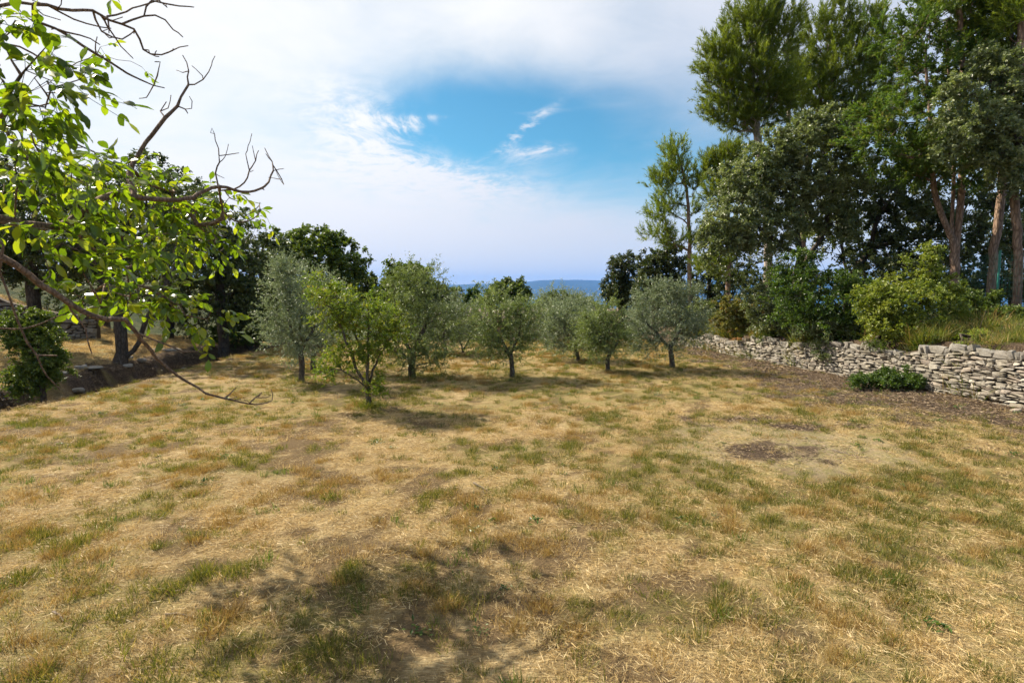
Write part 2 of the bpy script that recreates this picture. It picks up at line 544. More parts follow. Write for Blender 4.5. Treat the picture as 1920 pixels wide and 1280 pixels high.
def ground_mat():
    m = bpy.data.materials.new('ground_dry_lawn')
    m.use_nodes = True
    nt = m.node_tree
    p = nt.nodes['Principled BSDF']
    g = N(nt, 'ShaderNodeNewGeometry').outputs['Position']
    mul = N(nt, 'ShaderNodeAttribute', attribute_name='mulch').outputs['Fac']
    grn = N(nt, 'ShaderNodeAttribute', attribute_name='green').outputs['Fac']
    wood = N(nt, 'ShaderNodeAttribute', attribute_name='wooded').outputs['Fac']
    tha = N(nt, 'ShaderNodeAttribute', attribute_name='thatch').outputs['Fac']
    bare = N(nt, 'ShaderNodeAttribute', attribute_name='bare').outputs['Fac']
    n_l = noise(nt, g, 0.9, 4, 0.6)
    n_m = noise(nt, g, 6, 5, 0.65)
    n_f = noise(nt, g, 38, 5, 0.7)
    # fibrous streaks of lying straw in three directions
    fib = None
    for ang in (20, 80, 140):
        mp = N(nt, 'ShaderNodeMapping')
        mp.inputs['Rotation'].default_value = (0, 0, RAD(ang))
        mp.inputs['Scale'].default_value = (14, 130, 14)
        link(nt, g, mp.inputs[0])
        f = noise(nt, mp.outputs[0], 1.0, 3, 0.6, 0.4)
        fib = f if fib is None else mathn(nt, 'MAXIMUM', fib, f)
    c = ramp(nt, mathn(nt, 'ADD', mathn(nt, 'MULTIPLY', fib, 0.75), mathn(nt, 'MULTIPLY', n_m, 0.35)),
             [(0.42, (0.10, 0.065, 0.035)), (0.58, (0.36, 0.255, 0.12)), (0.70, (0.60, 0.465, 0.255)), (0.83, (0.80, 0.67, 0.43))])
    c = mixc(nt, mathn(nt, 'MULTIPLY', smooth(nt, n_l, 0.5, 0.72), 0.45), c, (0.50, 0.33, 0.14))
    # matted pale straw against thin places where the earth shows
    n_p = noise(nt, g, 7.5, 5, 0.65)
    thin = smooth(nt, mathn(nt, 'ADD', mathn(nt, 'MULTIPLY', tha, 0.55), mathn(nt, 'MULTIPLY', n_p, 0.55)), 0.40, 0.66)
    c = mixc(nt, thin, mixc(nt, n_f, (0.085, 0.055, 0.03), (0.28, 0.195, 0.10)), c)
    c = mixc(nt, mathn(nt, 'MULTIPLY', bare, 0.7), c, mixc(nt, n_m, (0.34, 0.25, 0.155), (0.62, 0.51, 0.35)))
    gg = mathn(nt, 'MULTIPLY', grn, smooth(nt, mathn(nt, 'ADD', mathn(nt, 'MULTIPLY', n_m, 0.6), mathn(nt, 'MULTIPLY', n_f, 0.4)), 0.36, 0.62))
    c = mixc(nt, mathn(nt, 'MULTIPLY', gg, 0.75), c, mixc(nt, n_f, (0.10, 0.105, 0.02), (0.30, 0.27, 0.08)))
    earth = ramp(nt, mathn(nt, 'ADD', mathn(nt, 'MULTIPLY', n_f, 0.6), mathn(nt, 'MULTIPLY', n_m, 0.4)),
                 [(0.34, (0.035, 0.024, 0.017)), (0.50, (0.105, 0.074, 0.050)), (0.62, (0.22, 0.16, 0.105)), (0.74, (0.45, 0.35, 0.23))])
    edge = smooth(nt, mathn(nt, 'ADD', mul, mathn(nt, 'MULTIPLY', mathn(nt, 'SUBTRACT', n_m, 0.5), 0.7)), 0.3, 0.7)
    c = mixc(nt, edge, c, earth)
    far = mixc(nt, smooth(nt, n_l, 0.4, 0.6), (0.03, 0.045, 0.014), (0.07, 0.075, 0.028))
    c = mixc(nt, wood, c, far)
    link(nt, c, p.inputs['Base Color'])
    p.inputs['Roughness'].default_value = 0.95
    p.inputs['Specular IOR Level'].default_value = 0.1
    b = N(nt, 'ShaderNodeBump')
    b.inputs['Strength'].default_value = 1.0
    b.inputs['Distance'].default_value = 0.06
    link(nt, mathn(nt, 'ADD', mathn(nt, 'MULTIPLY', fib, 0.7), mathn(nt, 'ADD', n_m, mathn(nt, 'MULTIPLY', n_f, 0.5))), b.inputs['Height'])
    link(nt, b.outputs[0], p.inputs['Normal'])
    return m


# ------------------------------------------------------------------ ground sheet
def axis(a, b, step, far0, far1, n0=26, n1=26):
    mid = np.arange(a, b + 1e-6, step)
    lo = a - np.geomspace(step, a - far0, n0)[::-1]
    hi = b + np.geomspace(step, far1 - b, n1)
    return np.concatenate([lo, mid, hi])


def build_ground():
    xs = axis(-13, 12, 0.15, -9000, 9000, 34, 34)
    ys = axis(0.5, 24, 0.15, -9000, 9000, 26, 34)
    X, Y = np.meshgrid(xs, ys)
    Z = height(X, Y)
    nx, ny = len(xs), len(ys)
    V = np.stack([X, Y, Z], -1).reshape(-1, 3)
    i = np.arange(nx * ny).reshape(ny, nx)
    Fq = np.stack([i[:-1, :-1], i[:-1, 1:], i[1:, 1:], i[1:, :-1]], -1).reshape(-1, 4)
    x, y = V[:, 0], V[:, 1]
    r = np.hypot(x, y)
    wooded = np.maximum(sst(y, 23, 28), sst(r, 40, 60))
    earth = np.maximum(sst(x - wall_x(y), 0.0, 0.15), 0.85 * sst(edge_x(y) - x + 3 * (fbm(x * .5, y * .5, 51) - .5), 6.5, 9.0))
    me = make_mesh('ground', V, Fq, {'mulch': np.maximum(mulch_mask(x, y), earth), 'green': green_mask(x, y), 'thatch': thatch_mask(x, y), 'bare': bare_mask(x, y), 'wooded': wooded}, True)
    obj('ground', me, ground_mat(), kind='structure')


build_ground()


def build_hills():
    xs = np.linspace(-9000, 9000, 260)
    ys = np.linspace(6000, 9000, 36)
    X, Y = np.meshgrid(xs, ys)
    prof = 135 + 62 * sst(X, -900, 1100) + 46 * (fbm(X / 620, X * 0 + 3, 5, 5) - 0.5) + 10 * (fbm(X / 110, X * 0 + 8, 15) - 0.5) - 60 * sst(X, 2500, 7000)
    up = sst(Y, 6000, 8300)
    gul = fbm(X / 420, Y / 900, 9)
    Z = -100 + (prof + 100) * up ** 0.8 - 110 * (gul - 0.4) * up * (1 - up) * 2.2 + 4 * (fbm(X / 90, Y / 90, 13) - 0.5) * up
    V = np.stack([X, Y, Z], -1).reshape(-1, 3)
    ny, nx = X.shape
    i = np.arange(nx * ny).reshape(ny, nx)
    Fq = np.stack([i[:-1, :-1], i[:-1, 1:], i[1:, 1:], i[1:, :-1]], -1).reshape(-1, 4)
    m = plain_mat('wooded_hill', (0.012, 0.024, 0.010), (0.045, 0.052, 0.028), 0.012, 0.95)
    obj('hills', make_mesh('hills', V, Fq, None, True), m, kind='structure')


build_hills()


# ------------------------------------------------------------------ trees: skeleton + foliage
class Skel:
    def __init__(self):
        self.p = []; self.par = []; self.depth = []; self.minr = {}

    def add(self, p, par):
        self.p.append(np.asarray(p, float)); self.par.append(par)
        self.depth.append(0.0 if par < 0 else self.depth[par] + float(np.linalg.norm(self.p[-1] - self.p[par])))
        return len(self.p) - 1

    def polyline(self, pts, par=-1, step=0.15, jit=0.0, rng=None, r0=0.0, r1=0.0):
        first = len(self.p)
        pts = [np.asarray(q, float) for q in pts]
        # Catmull-Rom through the points
        k = par
        if par < 0:
            k = self.add(pts[0], -1)
        n = len(pts)
        for a in range(n - 1):
            p0 = pts[max(a - 1, 0)]; p1 = pts[a]; p2 = pts[a + 1]; p3 = pts[min(a + 2, n - 1)]
            m = max(1, int(np.linalg.norm(p2 - p1) / step + 0.5))
            for q in range(1, m + 1):
                t = q / m
                c = 0.5 * ((2 * p1) + (-p0 + p2) * t + (2 * p0 - 5 * p1 + 4 * p2 - p3) * t * t + (-p0 + 3 * p1 - 3 * p2 + p3) * t ** 3)
                if jit and rng is not None:
                    c = c + rng.normal(0, jit, 3)
                k = self.add(c, k)
        if r0:
            m = len(self.p) - first
            for j in range(m):
                self.minr[first + j] = r0 + (r1 - r0) * j / max(m - 1, 1)
        return k

    def nearest(self, p):
        A = np.array(self.p)
        return int(np.argmin(((A - np.asarray(p)) ** 2).sum(1)))

    def grow(self, targets, rng, step=0.22, jit=0.025, up_pen=0.7, sag=0.1, path_pen=0.12):
        """connect every twig target to the best node already standing"""
        cap = len(self.p) + int(len(targets) * 14) + 64
        A = np.zeros((cap, 3)); D = np.zeros(cap)
        n = len(self.p)
        A[:n] = np.array(self.p); D[:n] = self.depth
        d0 = np.array([np.min(((A[:n] - t) ** 2).sum(1)) for t in targets])
        tips = []
        for t in targets[np.argsort(d0)]:
            dv = t - A[:n]
            d = np.sqrt((dv ** 2).sum(1)) + 1e-6
            cost = d * (1 + up_pen * np.clip(-dv[:, 2] / d, 0, 1)) + path_pen * D[:n]
            k = int(np.argmin(cost))
            L = d[k]
            a = A[k]
            pd = a - A[self.par[k]] if self.par[k] >= 0 else np.array([0, 0, 1.0])
            pd = pd / (np.linalg.norm(pd) + 1e-9)
            c = a + 0.5 * (0.5 * pd * L + 0.5 * (t - a)) + np.array([0, 0, sag * L])
            m = min(12, max(1, int(L / step)))
            for q in range(1, m + 1):
                s = q / m
                pt = (1 - s) ** 2 * a + 2 * s * (1 - s) * c + s * s * t
                if q < m:
                    pt = pt + rng.normal(0, jit, 3)
                k = self.add(pt, k)
                if n >= cap:
                    A = np.vstack([A, np.zeros((cap, 3))]); D = np.concatenate([D, np.zeros(cap)]); cap *= 2
                A[n] = pt; D[n] = self.depth[k]; n += 1
            tips.append(k)
        return tips

    def radii(self, R, tip=0.004, power=2.3, fixed=None):
        n = len(self.p)
        acc = np.zeros(n)
        for i in range(n - 1, -1, -1):
            if acc[i] == 0:
                acc[i] = 1.0
            if self.par[i] >= 0:
                acc[self.par[i]] += acc[i]
        raw = acc ** (1.0 / power)
        mx = raw.max()
        r = tip + (R - tip) * ((raw - 1) / max(mx - 1, 1e-6))
        for i, v in self.minr.items():
            r[i] = max(r[i], v)
        return r

    def tube_mesh(self, name, r, k=6, flare=0.35, origin=None, minr=0.0):
        p = np.array(self.p); par = np.array(self.par)
        n = len(p)
        main = np.full(n, -1)
        for i in range(n):
            q = par[i]
            if q >= 0 and (main[q] < 0 or r[i] > r[main[q]]):
                main[q] = i
        din = np.zeros((n, 3))
        has = par >= 0
        din[has] = nrm(p[has] - p[par[has]])
        hm = main >= 0
        dout = np.zeros((n, 3))
        dout[hm] = nrm(p[main[hm]] - p[hm])
        dr = nrm(din + dout + 1e-9)
        ref = np.where(np.abs(dr[:, 2:3]) > 0.95, np.array([[1.0, 0, 0]]), np.array([[0, 0, 1.0]]))
        U = nrm(np.cross(ref, dr)); W = np.cross(dr, U)
        # carry frames along chains so that the tubes do not twist
        for i in range(n):
            q = par[i]
            if q >= 0 and main[q] == i:
                u = U[q] - dr[i] * np.dot(U[q], dr[i])
                l = np.linalg.norm(u)
                if l > 0.05:
                    U[i] = u / l; W[i] = np.cross(dr[i], U[i])
        rr = r.copy()
        if flare:
            for i in range(n):
                if par[i] < 0:
                    rr[i] = r[i] * (1 + flare)
                elif self.depth[i] < 0.25:
                    rr[i] = r[i] * (1 + flare * max(0, 1 - self.depth[i] / 0.25) ** 2)
        a = np.linspace(0, 2 * np.pi, k, endpoint=False)
        ca, sa = np.cos(a), np.sin(a)
        ring = p[:, None] + rr[:, None, None] * (ca[None, :, None] * U[:, None] + sa[None, :, None] * W[:, None])
        V = ring.reshape(-1, 3)
        idx = np.arange(n * k).reshape(n, k)
        segs = np.array([i for i in range(n) if par[i] >= 0 and r[i] >= minr], int)
        ismain = main[par[segs]] == segs
        bot = idx[par[segs]].copy()
        br = segs[~ismain]
        if len(br):
            ex = p[par[br]][:, None] + (r[br] * 1.15)[:, None, None] * (ca[None, :, None] * U[br][:, None] + sa[None, :, None] * W[br][:, None])
            bi = len(V) + np.arange(len(br) * k).reshape(len(br), k)
            V = np.vstack([V, ex.reshape(-1, 3)])
            bot[~ismain] = bi
        top = idx[segs]
        b2 = np.roll(bot, -1, 1); t2 = np.roll(top, -1, 1)
        Fq = np.stack([bot, b2, t2, top], -1).reshape(-1, 4)
        if origin is not None:
            V = V - np.asarray(origin)
        return make_mesh(name, V, Fq, None, True)


def sample_lobes(lobes, n, rng, shell=0.45):
    vol = np.array([l[3] * l[4] * l[5] * (l[6] if len(l) > 6 else 1) for l in lobes]) ** 0.72
    cnt = np.maximum(1, np.round(n * vol / vol.sum()).astype(int))
    P_, O_ = [], []
    for l, c in zip(lobes, cnt):
        v = nrm(rng.normal(size=(c, 3)))
        rad = rng.random(c) ** shell
        # uneven outline
        wob = 0.82 + 0.36 * np.array([vnoise(a * 2.1 + l[0], b * 2.1 + l[2], 7) for a, b in zip(v[:, 0] + v[:, 2], v[:, 1] - v[:, 2])])
        q = v * (rad * wob)[:, None]
        P_.append(np.array(l[:3]) + q * np.array(l[3:6]))
        O_.append(q / np.array(l[3:6]))
    return np.vstack(P_), nrm(np.vstack(O_))


LEAF4 = np.array([(0, 0, 0), (-0.5, 0.45, 0.10), (0, 1.0, -0.06), (0.5, 0.45, 0.10)])
NEEDLE = np.array([(-0.5, 0, 0), (0.5, 0, 0), (0, 1, 0)])
SCALE5 = np.array([(0, 0, 0), (-0.5, 0.5, 0.05), (0, 1.0, 0), (0.5, 0.5, 0.05)])


def place(T, F, pos, d, nor, L, W):
    X = nrm(np.cross(d, nor)); Z = np.cross(X, d)
    V = pos[:, None] + (L[:, None, None]) * (T[None, :, 1:2] * d[:, None] + T[None, :, 2:3] * Z[:, None]) + (W[:, None, None]) * (T[None, :, 0:1] * X[:, None])
    k = len(T)
    Fm = (np.arange(len(pos)) * k)[:, None, None] + np.asarray(F)[None]
    return V.reshape(-1, 3), Fm.reshape(-1, np.asarray(F).shape[1])


KINDS = {
    #            wands, wand length, leaves, leaf L, leaf W, outward, spread, up, droop, fwd, perp
    'olive':   dict(nw=5, wl=0.48, nl=16, L=0.060, W=0.016, out=0.7, spread=0.75, up=0.35, droop=0.15, fwd=0.7, perp=0.8),
    'holm':    dict(nw=5, wl=0.30, nl=15, L=0.078, W=0.046, out=0.8, spread=0.95, up=0.15, droop=0.2, fwd=0.4, perp=0.9),
    'oak':     dict(nw=5, wl=0.30, nl=14, L=0.092, W=0.060, out=0.8, spread=0.9, up=0.2, droop=0.2, fwd=0.4, perp=0.9),
    'pine':    dict(nw=4, wl=0.42, nl=28, L=0.12, W=0.017, out=0.75, spread=0.7, up=0.8, droop=-0.1, fwd=0.9, perp=0.75, needle=True),
    'cypress': dict(nw=5, wl=0.44, nl=20, L=0.10, W=0.030, out=1.1, spread=0.55, up=0.15, droop=-0.12, fwd=0.8, perp=0.7, flat=True),
    'shrub':   dict(nw=4, wl=0.24, nl=11, L=0.045, W=0.024, out=0.7, spread=0.9, up=0.25, droop=0.15, fwd=0.5, perp=0.9),
    'bush':    dict(nw=5, wl=0.26, nl=12, L=0.060, W=0.036, out=0.8, spread=0.8, up=0.3, droop=0.2, fwd=0.5, perp=0.9),
}


def foliage(name, pts, outd, rng, kind, origin, scale=1.0, twigs=True, **over):
    k = dict(KINDS[kind]); k.update(over)
    nw, nl = k['nw'], k['nl']
    m = len(pts)
    base = np.repeat(pts, nw, 0)
    o = np.repeat(outd, nw, 0)
    clump = np.repeat(rng.random(m), nw)
    rv = rng.normal(size=(m * nw, 3))
    w = nrm(o * k['out'] + rv * k['spread'] * 0.6 + np.array([0, 0, k['up']]))
    wl = k['wl'] * scale * rng.uniform(0.6, 1.25, m * nw)
    base = base - w * (0.25 * wl)[:, None]
    t = rng.uniform(0.12, 1.0, (m * nw, nl))
    pos = base[:, None] + w[:, None] * (wl[:, None] * t)[..., None]
    pos[..., 2] -= k['droop'] * wl[:, None] * t * t
    perp = rng.normal(size=(m * nw, nl, 3))
    if k.get('flat'):
        perp[..., 2] *= 0.3
    perp = nrm(perp - w[:, None] * (perp * w[:, None]).sum(-1, keepdims=True))
    d = nrm(w[:, None] * k['fwd'] + perp * k['perp'] + np.array([0, 0, 0.1 - 0.5 * max(k['droop'], 0)]))
    pos = pos.reshape(-1, 3); d = d.reshape(-1, 3)
    nor = nrm(rng.normal(size=pos.shape) * 0.75 + np.array([0, 0, 0.8]))
    L = k['L'] * scale * rng.uniform(0.65, 1.25, len(pos))
    W = k['W'] * scale * rng.uniform(0.75, 1.2, len(pos))
    T, F = (NEEDLE, [(0, 1, 2)]) if k.get('needle') else (LEAF4, [(0, 1, 2, 3)])
    V, Fm = place(T, F, pos, d, nor, L, W)
    r = 0.55 * rng.random(len(pos)) + 0.45 * np.repeat(clump, nl)
    rv_ = np.repeat(r, len(T))
    Fs = [Fm]
    V = V - np.asarray(origin)
    return make_mesh(name, V, Fs, {'rnd': rv_})


def base_at(x, y, sink=0.05):
    return np.array([x, y, float(height(x, y)) - sink])


N_TRI = [0]


def tree(name, label, cat, base, trunks, lobes, n, kind, bark, leaf, R, seed, group=None, scale=1.0,
         jit=0.03, sag=0.1, up_pen=0.7, shell=0.45, k=6, tip=0.004, step=0.24, part=('trunk', 'crown'), power=2.3, path_pen=0.12, extra=None, **over):
    """lobes in world coordinates; trunks: list of world polylines, the first one starting at the base"""
    rng = np.random.default_rng(seed)
    base = np.asarray(base, float)
    root = thing(name, label, cat, base, group)
    sk = Skel()
    for i, t in enumerate(trunks):
        if i == 0:
            sk.polyline([base] + list(t), -1, step, jit * 0.3, rng)
        else:
            sk.polyline([sk.p[sk.nearest(t[0])]] + list(t[1:]), sk.nearest(t[0]), step, jit * 0.3, rng)
    pts, outd = sample_lobes(lobes, n, rng, shell)
    gz = height(pts[:, 0], pts[:, 1]) + 0.08
    pts[:, 2] = np.maximum(pts[:, 2], gz + 0.1 * rng.random(len(pts)))
    cen = np.average(np.array([l[:3] for l in lobes]), axis=0)
    outd = nrm(outd + 0.5 * nrm(pts - cen))
    sk.grow(pts, rng, step, jit, up_pen, sag, path_pen)
    r = sk.radii(R, tip, power)
    tm = sk.tube_mesh(part[0], r, k, 0.3, base, 0.0)
    obj(part[0], tm, M[bark], root)
    cm = foliage(part[1], pts, outd, rng, kind, base, scale, **over)
    obj(part[1], cm, M[leaf], root)
    N_TRI[0] += len(tm.polygons) * 2 + len(cm.polygons) * (1 if kind == 'pine' else 2)
    return root


def LB(px, py, rx, ry, Y, w=1.0, dep=None):
    """crown lobe seen at a photograph pixel, standing at depth Y"""
    c = P(px, py, Y)
    s = Y / F_PX
    return (c[0], c[1], c[2], rx * s, (dep if dep is not None else max(rx, 0.75 * ry) * s), ry * s, w)


#@@TREES
def G(px, py, sink=0.04):
    """ground point seen at a photograph pixel"""
    d = pix_dir(px, py)
    t = np.arange(1.0, 60.0, 0.02)
    hz_ = CAM_Z + d[2] * t - height(d[0] * t, d[1] * t)
    i = int(np.argmax(hz_ < 0)) if (hz_ < 0).any() else len(t) - 1
    k = t[i]
    return np.array([d[0] * k, d[1] * k, float(height(d[0] * k, d[1] * k)) - sink])


# ---- olive grove
def olive(label, bpx, bpy, fork, lobes, n, seed, R=0.06, leaf='leaf_olive', scale=1.0, **kw):
    b = G(bpx, bpy)
    Y = b[1]
    tr = [[P(x, y, Y + dy) for x, y, dy in fork[0]]]
    for f in fork[1:]:
        tr.append([P(x, y, Y + dy) for x, y, dy in f])
    lb = [LB(x, y, rx * 1.12, ry * 1.08, Y + dy) for x, y, rx, ry, dy in lobes]
    rg = np.random.default_rng(seed)
    for q in range(6):                      # stray shoots that break the outline
        x, y, rx, ry, dy = lobes[int(rg.integers(len(lobes)))]
        a = rg.uniform(-0.3, math.pi + 0.3)
        lb.append(LB(x + rx * 1.15 * math.cos(a), y - ry * 1.15 * math.sin(a), rx * 0.3, ry * 0.38, Y + dy))
    return tree('olive_tree', label, 'olive tree', b, tr, lb, n, 'olive', 'bark_olive', leaf, R, seed,
                'olive trees in the dry lawn', scale, up_pen=0.5, sag=0.12, tip=0.003, jit=0.02, step=0.14, **kw)


olive('silver-grey olive tree left of the yellow-green shrub, with a thin bare lower trunk', 565, 715,
      [[(566, 690, 0), (562, 660, 0), (560, 640, 0.05)], [(562, 660, 0), (545, 620, 0.1), (540, 560, 0.1)], [(562, 655, 0), (590, 610, -0.1), (600, 560, -0.1)]],
      [(548, 535, 38, 42, 0), (525, 600, 32, 40, 0), (590, 580, 45, 50, 0.1), (565, 630, 48, 32, 0), (540, 505, 20, 18, 0)], 250, 101, 0.055)
olive('broad dark-based olive tree directly behind the yellow-green shrub', 772, 708,
      [[(772, 680, 0), (775, 660, 0)], [(774, 665, 0), (745, 610, 0), (740, 560, 0.1)], [(775, 662, 0), (800, 600, 0.1), (795, 540, 0)]],
      [(780, 545, 42, 42, 0), (735, 600, 42, 42, 0), (820, 595, 48, 45, 0), (785, 625, 70, 45, 0.1), (790, 665, 50, 25, 0), (765, 515, 20, 18, 0), (800, 520, 22, 20, 0)], 330, 102, 0.075, 'leaf_olive_green')
olive('round olive tree standing alone in the middle of the lawn', 960, 706,
      [[(960, 680, 0), (958, 660, 0)], [(959, 668, 0), (935, 630, 0), (920, 590, 0)], [(958, 664, 0), (975, 620, 0), (975, 580, 0)]],
      [(942, 585, 42, 36, 0), (920, 620, 34, 34, 0), (972, 610, 34, 40, 0), (945, 645, 48, 24, 0), (905, 655, 18, 16, 0)], 240, 103, 0.055, 'leaf_olive_green')
olive('small olive tree with a short crooked trunk right of the leaning one', 1140, 696,
      [[(1139, 675, 0), (1142, 662, 0)], [(1141, 666, 0), (1125, 640, 0), (1115, 610, 0)], [(1142, 664, 0), (1158, 640, 0), (1150, 605, 0)]],
      [(1128, 605, 32, 30, 0), (1110, 625, 28, 26, 0), (1150, 625, 26, 26, 0), (1130, 645, 38, 16, 0)], 190, 104, 0.05, 'leaf_olive_green')
olive('small olive tree whose slim trunk leans left, behind the crooked one', 1085, 676,
      [[(1082, 662, 0), (1075, 645, 0)], [(1075, 645, 0), (1062, 625, 0), (1055, 600, 0)], [(1077, 650, 0), (1090, 625, 0), (1095, 600, 0)]],
      [(1060, 606, 34, 30, 0), (1090, 594, 34, 28, 0), (1050, 640, 24, 20, 0), (1090, 632, 28, 24, 0), (1040, 615, 18, 18, 0)], 230, 105, 0.05)
olive('tall silvery olive tree nearest the far end of the stone wall', 1260, 689,
      [[(1259, 665, 0), (1256, 650, 0)], [(1258, 655, 0), (1235, 630, 0), (1225, 590, 0)], [(1257, 652, 0), (1275, 615, 0), (1270, 570, 0)]],
      [(1235, 565, 42, 38, 0), (1205, 600, 34, 34, 0), (1275, 590, 38, 42, 0), (1240, 625, 54, 28, 0), (1212, 645, 24, 22, 0.1), (1262, 545, 20, 16, 0), (1295, 615, 22, 26, 0)], 330, 106, 0.06)
olive('grey olive tree with a straight dark trunk behind the lone round one', 1025, 651,
      [[(1025, 635, 0), (1022, 622, 0)], [(1023, 628, 0), (1005, 605, 0), (1000, 585, 0)], [(1022, 624, 0), (1040, 600, 0), (1045, 575, 0)]],
      [(1030, 575, 32, 26, 0), (1008, 600, 24, 26, 0), (1050, 600, 28, 24, 0), (1030, 615, 34, 16, 0)], 200, 107, 0.07)
olive('small olive tree in the back row, trunk close beside the straight dark one', 1047, 646,
      [[(1044, 632, 0), (1040, 622, 0)]],
      [(1070, 575, 30, 24, 0.3), (1045, 600, 24, 20, 0), (1085, 600, 26, 24, 0.3)], 130, 108, 0.06)
olive('low grey olive tree left of the lone round one, on thin stems', 868, 661,
      [[(866, 648, 0), (860, 635, 0)], [(867, 655, 0), (880, 635, 0), (882, 610, 0)]],
      [(862, 590, 26, 26, 0), (880, 615, 26, 26, 0), (850, 625, 24, 20, 0)], 150, 109, 0.04)
olive('low olive tree with twigs to the ground, behind the broad dark-based one', 835, 664,
      [[(835, 650, 0), (832, 630, 0)]],
      [(835, 600, 30, 34, 0), (828, 635, 24, 20, 0)], 110, 110, 0.05)
olive('back-row olive tree in front of the low stone house', 1110, 641,
      [[(1110, 628, 0), (1108, 615, 0)]],
      [(1092, 578, 30, 20, 0), (1112, 600, 18, 18, 0), (1085, 600, 20, 18, 0)], 130, 111, 0.06)
olive('narrow olive tree right behind the silver-grey one, dark trunk', 588, 697,
      [[(587, 680, 0), (588, 660, 0)]],
      [(600, 560, 40, 36, 0.3), (620, 600, 40, 40, 0.3), (585, 635, 34, 28, 0.2)], 160, 112, 0.055)

# ---- yellow-green shrub in the lawn
b = G(692, 764)
Y = b[1]
tree('fruit_shrub', 'yellow-green many-stemmed shrub standing foremost in the dry lawn', 'shrub', b,
     [[P(690, 730, Y), P(688, 700, Y), P(692, 650, Y), P(690, 600, Y)],
      [P(688, 735, Y), P(668, 690, Y - .05), P(650, 640, Y - .1), P(625, 580, Y - .1)],
      [P(690, 725, Y), P(705, 680, Y + .1), P(735, 630, Y + .1), P(760, 590, Y + .1)],
      [P(688, 730, Y), P(660, 705, Y - .15), P(625, 690, Y - .2), P(600, 700, Y - .2)],
      [P(690, 720, Y), P(680, 660, Y + .2), P(650, 600, Y + .2)]],
     [LB(620, 552, 55, 22, Y), LB(690, 590, 60, 40, Y), LB(645, 600, 55, 34, Y), LB(730, 622, 38, 32, Y), LB(690, 650, 48, 34, Y),
      LB(620, 690, 46, 14, Y - .2), LB(640, 660, 40, 22, Y - .1), LB(705, 718, 32, 24, Y), LB(598, 525, 20, 8, Y)],
     330, 'shrub', 'bark_olive', 'leaf_yellow', 0.042, 120, up_pen=0.4, jit=0.025, step=0.12, tip=0.003, shell=0.6, nw=4, nl=10)

# ---- left: wood behind the ditch
b = base_at(float(edge_x(14.6)) - 2.5, 14.6)
Y = b[1]
tree('ditch_oak', 'dark double-trunked oak rooted on the stony bank beside the ditch', 'oak tree', b,
     [[P(228, 660, Y), P(225, 600, Y), P(220, 540, Y), P(210, 470, Y)],
      [P(238, 685, Y), P(252, 655, Y + .1), P(275, 600, Y + .2), P(310, 530, Y + .3)],
      [P(220, 540, Y), P(170, 480, Y - .3), P(120, 430, Y - .4)]],
     [LB(200, 410, 110, 80, Y + .6), LB(310, 400, 90, 80, Y + .5), LB(110, 440, 90, 70, Y), LB(250, 480, 120, 50, Y + .8), LB(270, 335, 60, 40, Y + .5)],
     430, 'holm', 'bark_dark', 'leaf_holm', 0.15, 130, step=0.3, jit=0.05, nw=5, nl=13)
for i, (px, py, Yd, lab, lobes, n, lf) in enumerate([
    (60, 640, 15.5, 'holm oak at the wood edge behind the dry stone terrace wall', [(60, 400, 90, 90, 0), (-40, 430, 90, 100, 0), (80, 480, 100, 60, .4), (20, 330, 60, 50, 0)], 430, 'leaf_holm'),
    (410, 640, 18.5, 'dark holm oak whose crown reaches the ground beside the ditch head', [(400, 430, 70, 60, 0), (430, 500, 70, 60, 0), (380, 520, 90, 60, .4), (440, 570, 60, 50, -.2), (360, 400, 60, 50, 0)], 460, 'leaf_holm'),
    (490, 640, 21.0, 'bushy dark oak between the holm oak and the silver-grey olive tree', [(485, 480, 50, 50, 0), (500, 540, 60, 50, 0), (470, 585, 60, 40, -.3)], 320, 'leaf_holm'),
    (310, 640, 20.0, 'oak deep in the wood, seen through the walnut leaves', [(300, 370, 80, 70, 0), (240, 450, 100, 70, 0), (330, 480, 90, 70, 0), (280, 320, 40, 30, 0)], 280, 'leaf_holm'),
    (190, 640, 23.0, 'tall oak farthest back in the wood left of the ditch', [(150, 400, 120, 90, 0), (230, 470, 120, 80, 0), (60, 480, 120, 80, 0)], 260, 'leaf_holm'),
]):
    c = P(px, 550, Yd)
    b = base_at(c[0], c[1])
    tree('holm_oak', lab, 'oak tree', b, [[b + np.array([0.1, 0, 0.7]), P(px, 520, Yd), P(px + 5, 450, Yd)]],
         [LB(x, y, rx, ry, Yd + dy) for x, y, rx, ry, dy in lobes], int(n * 0.9), 'holm', 'bark_dark', lf, 0.16, 140 + i, 'oaks of the wood left of the ditch',
         1.25, step=0.35, jit=0.06)
b = base_at(*P(600, 550, 27.0)[:2])
tree('round_oak', 'large round-crowned green oak rising behind the grove', 'oak tree', b,
     [[b + np.array([0, 0, 1.2]), P(600, 560, 27), P(600, 500, 27)]],
     [LB(590, 470, 72, 46, 27), LB(650, 490, 42, 42, 27), LB(540, 480, 50, 44, 27), LB(600, 520, 95, 40, 27), LB(600, 445, 45, 24, 27), LB(575, 570, 90, 45, 27)],
     580, 'oak', 'bark_dark', 'leaf_oak', 0.22, 150, step=0.4, jit=0.06, scale=1.5)
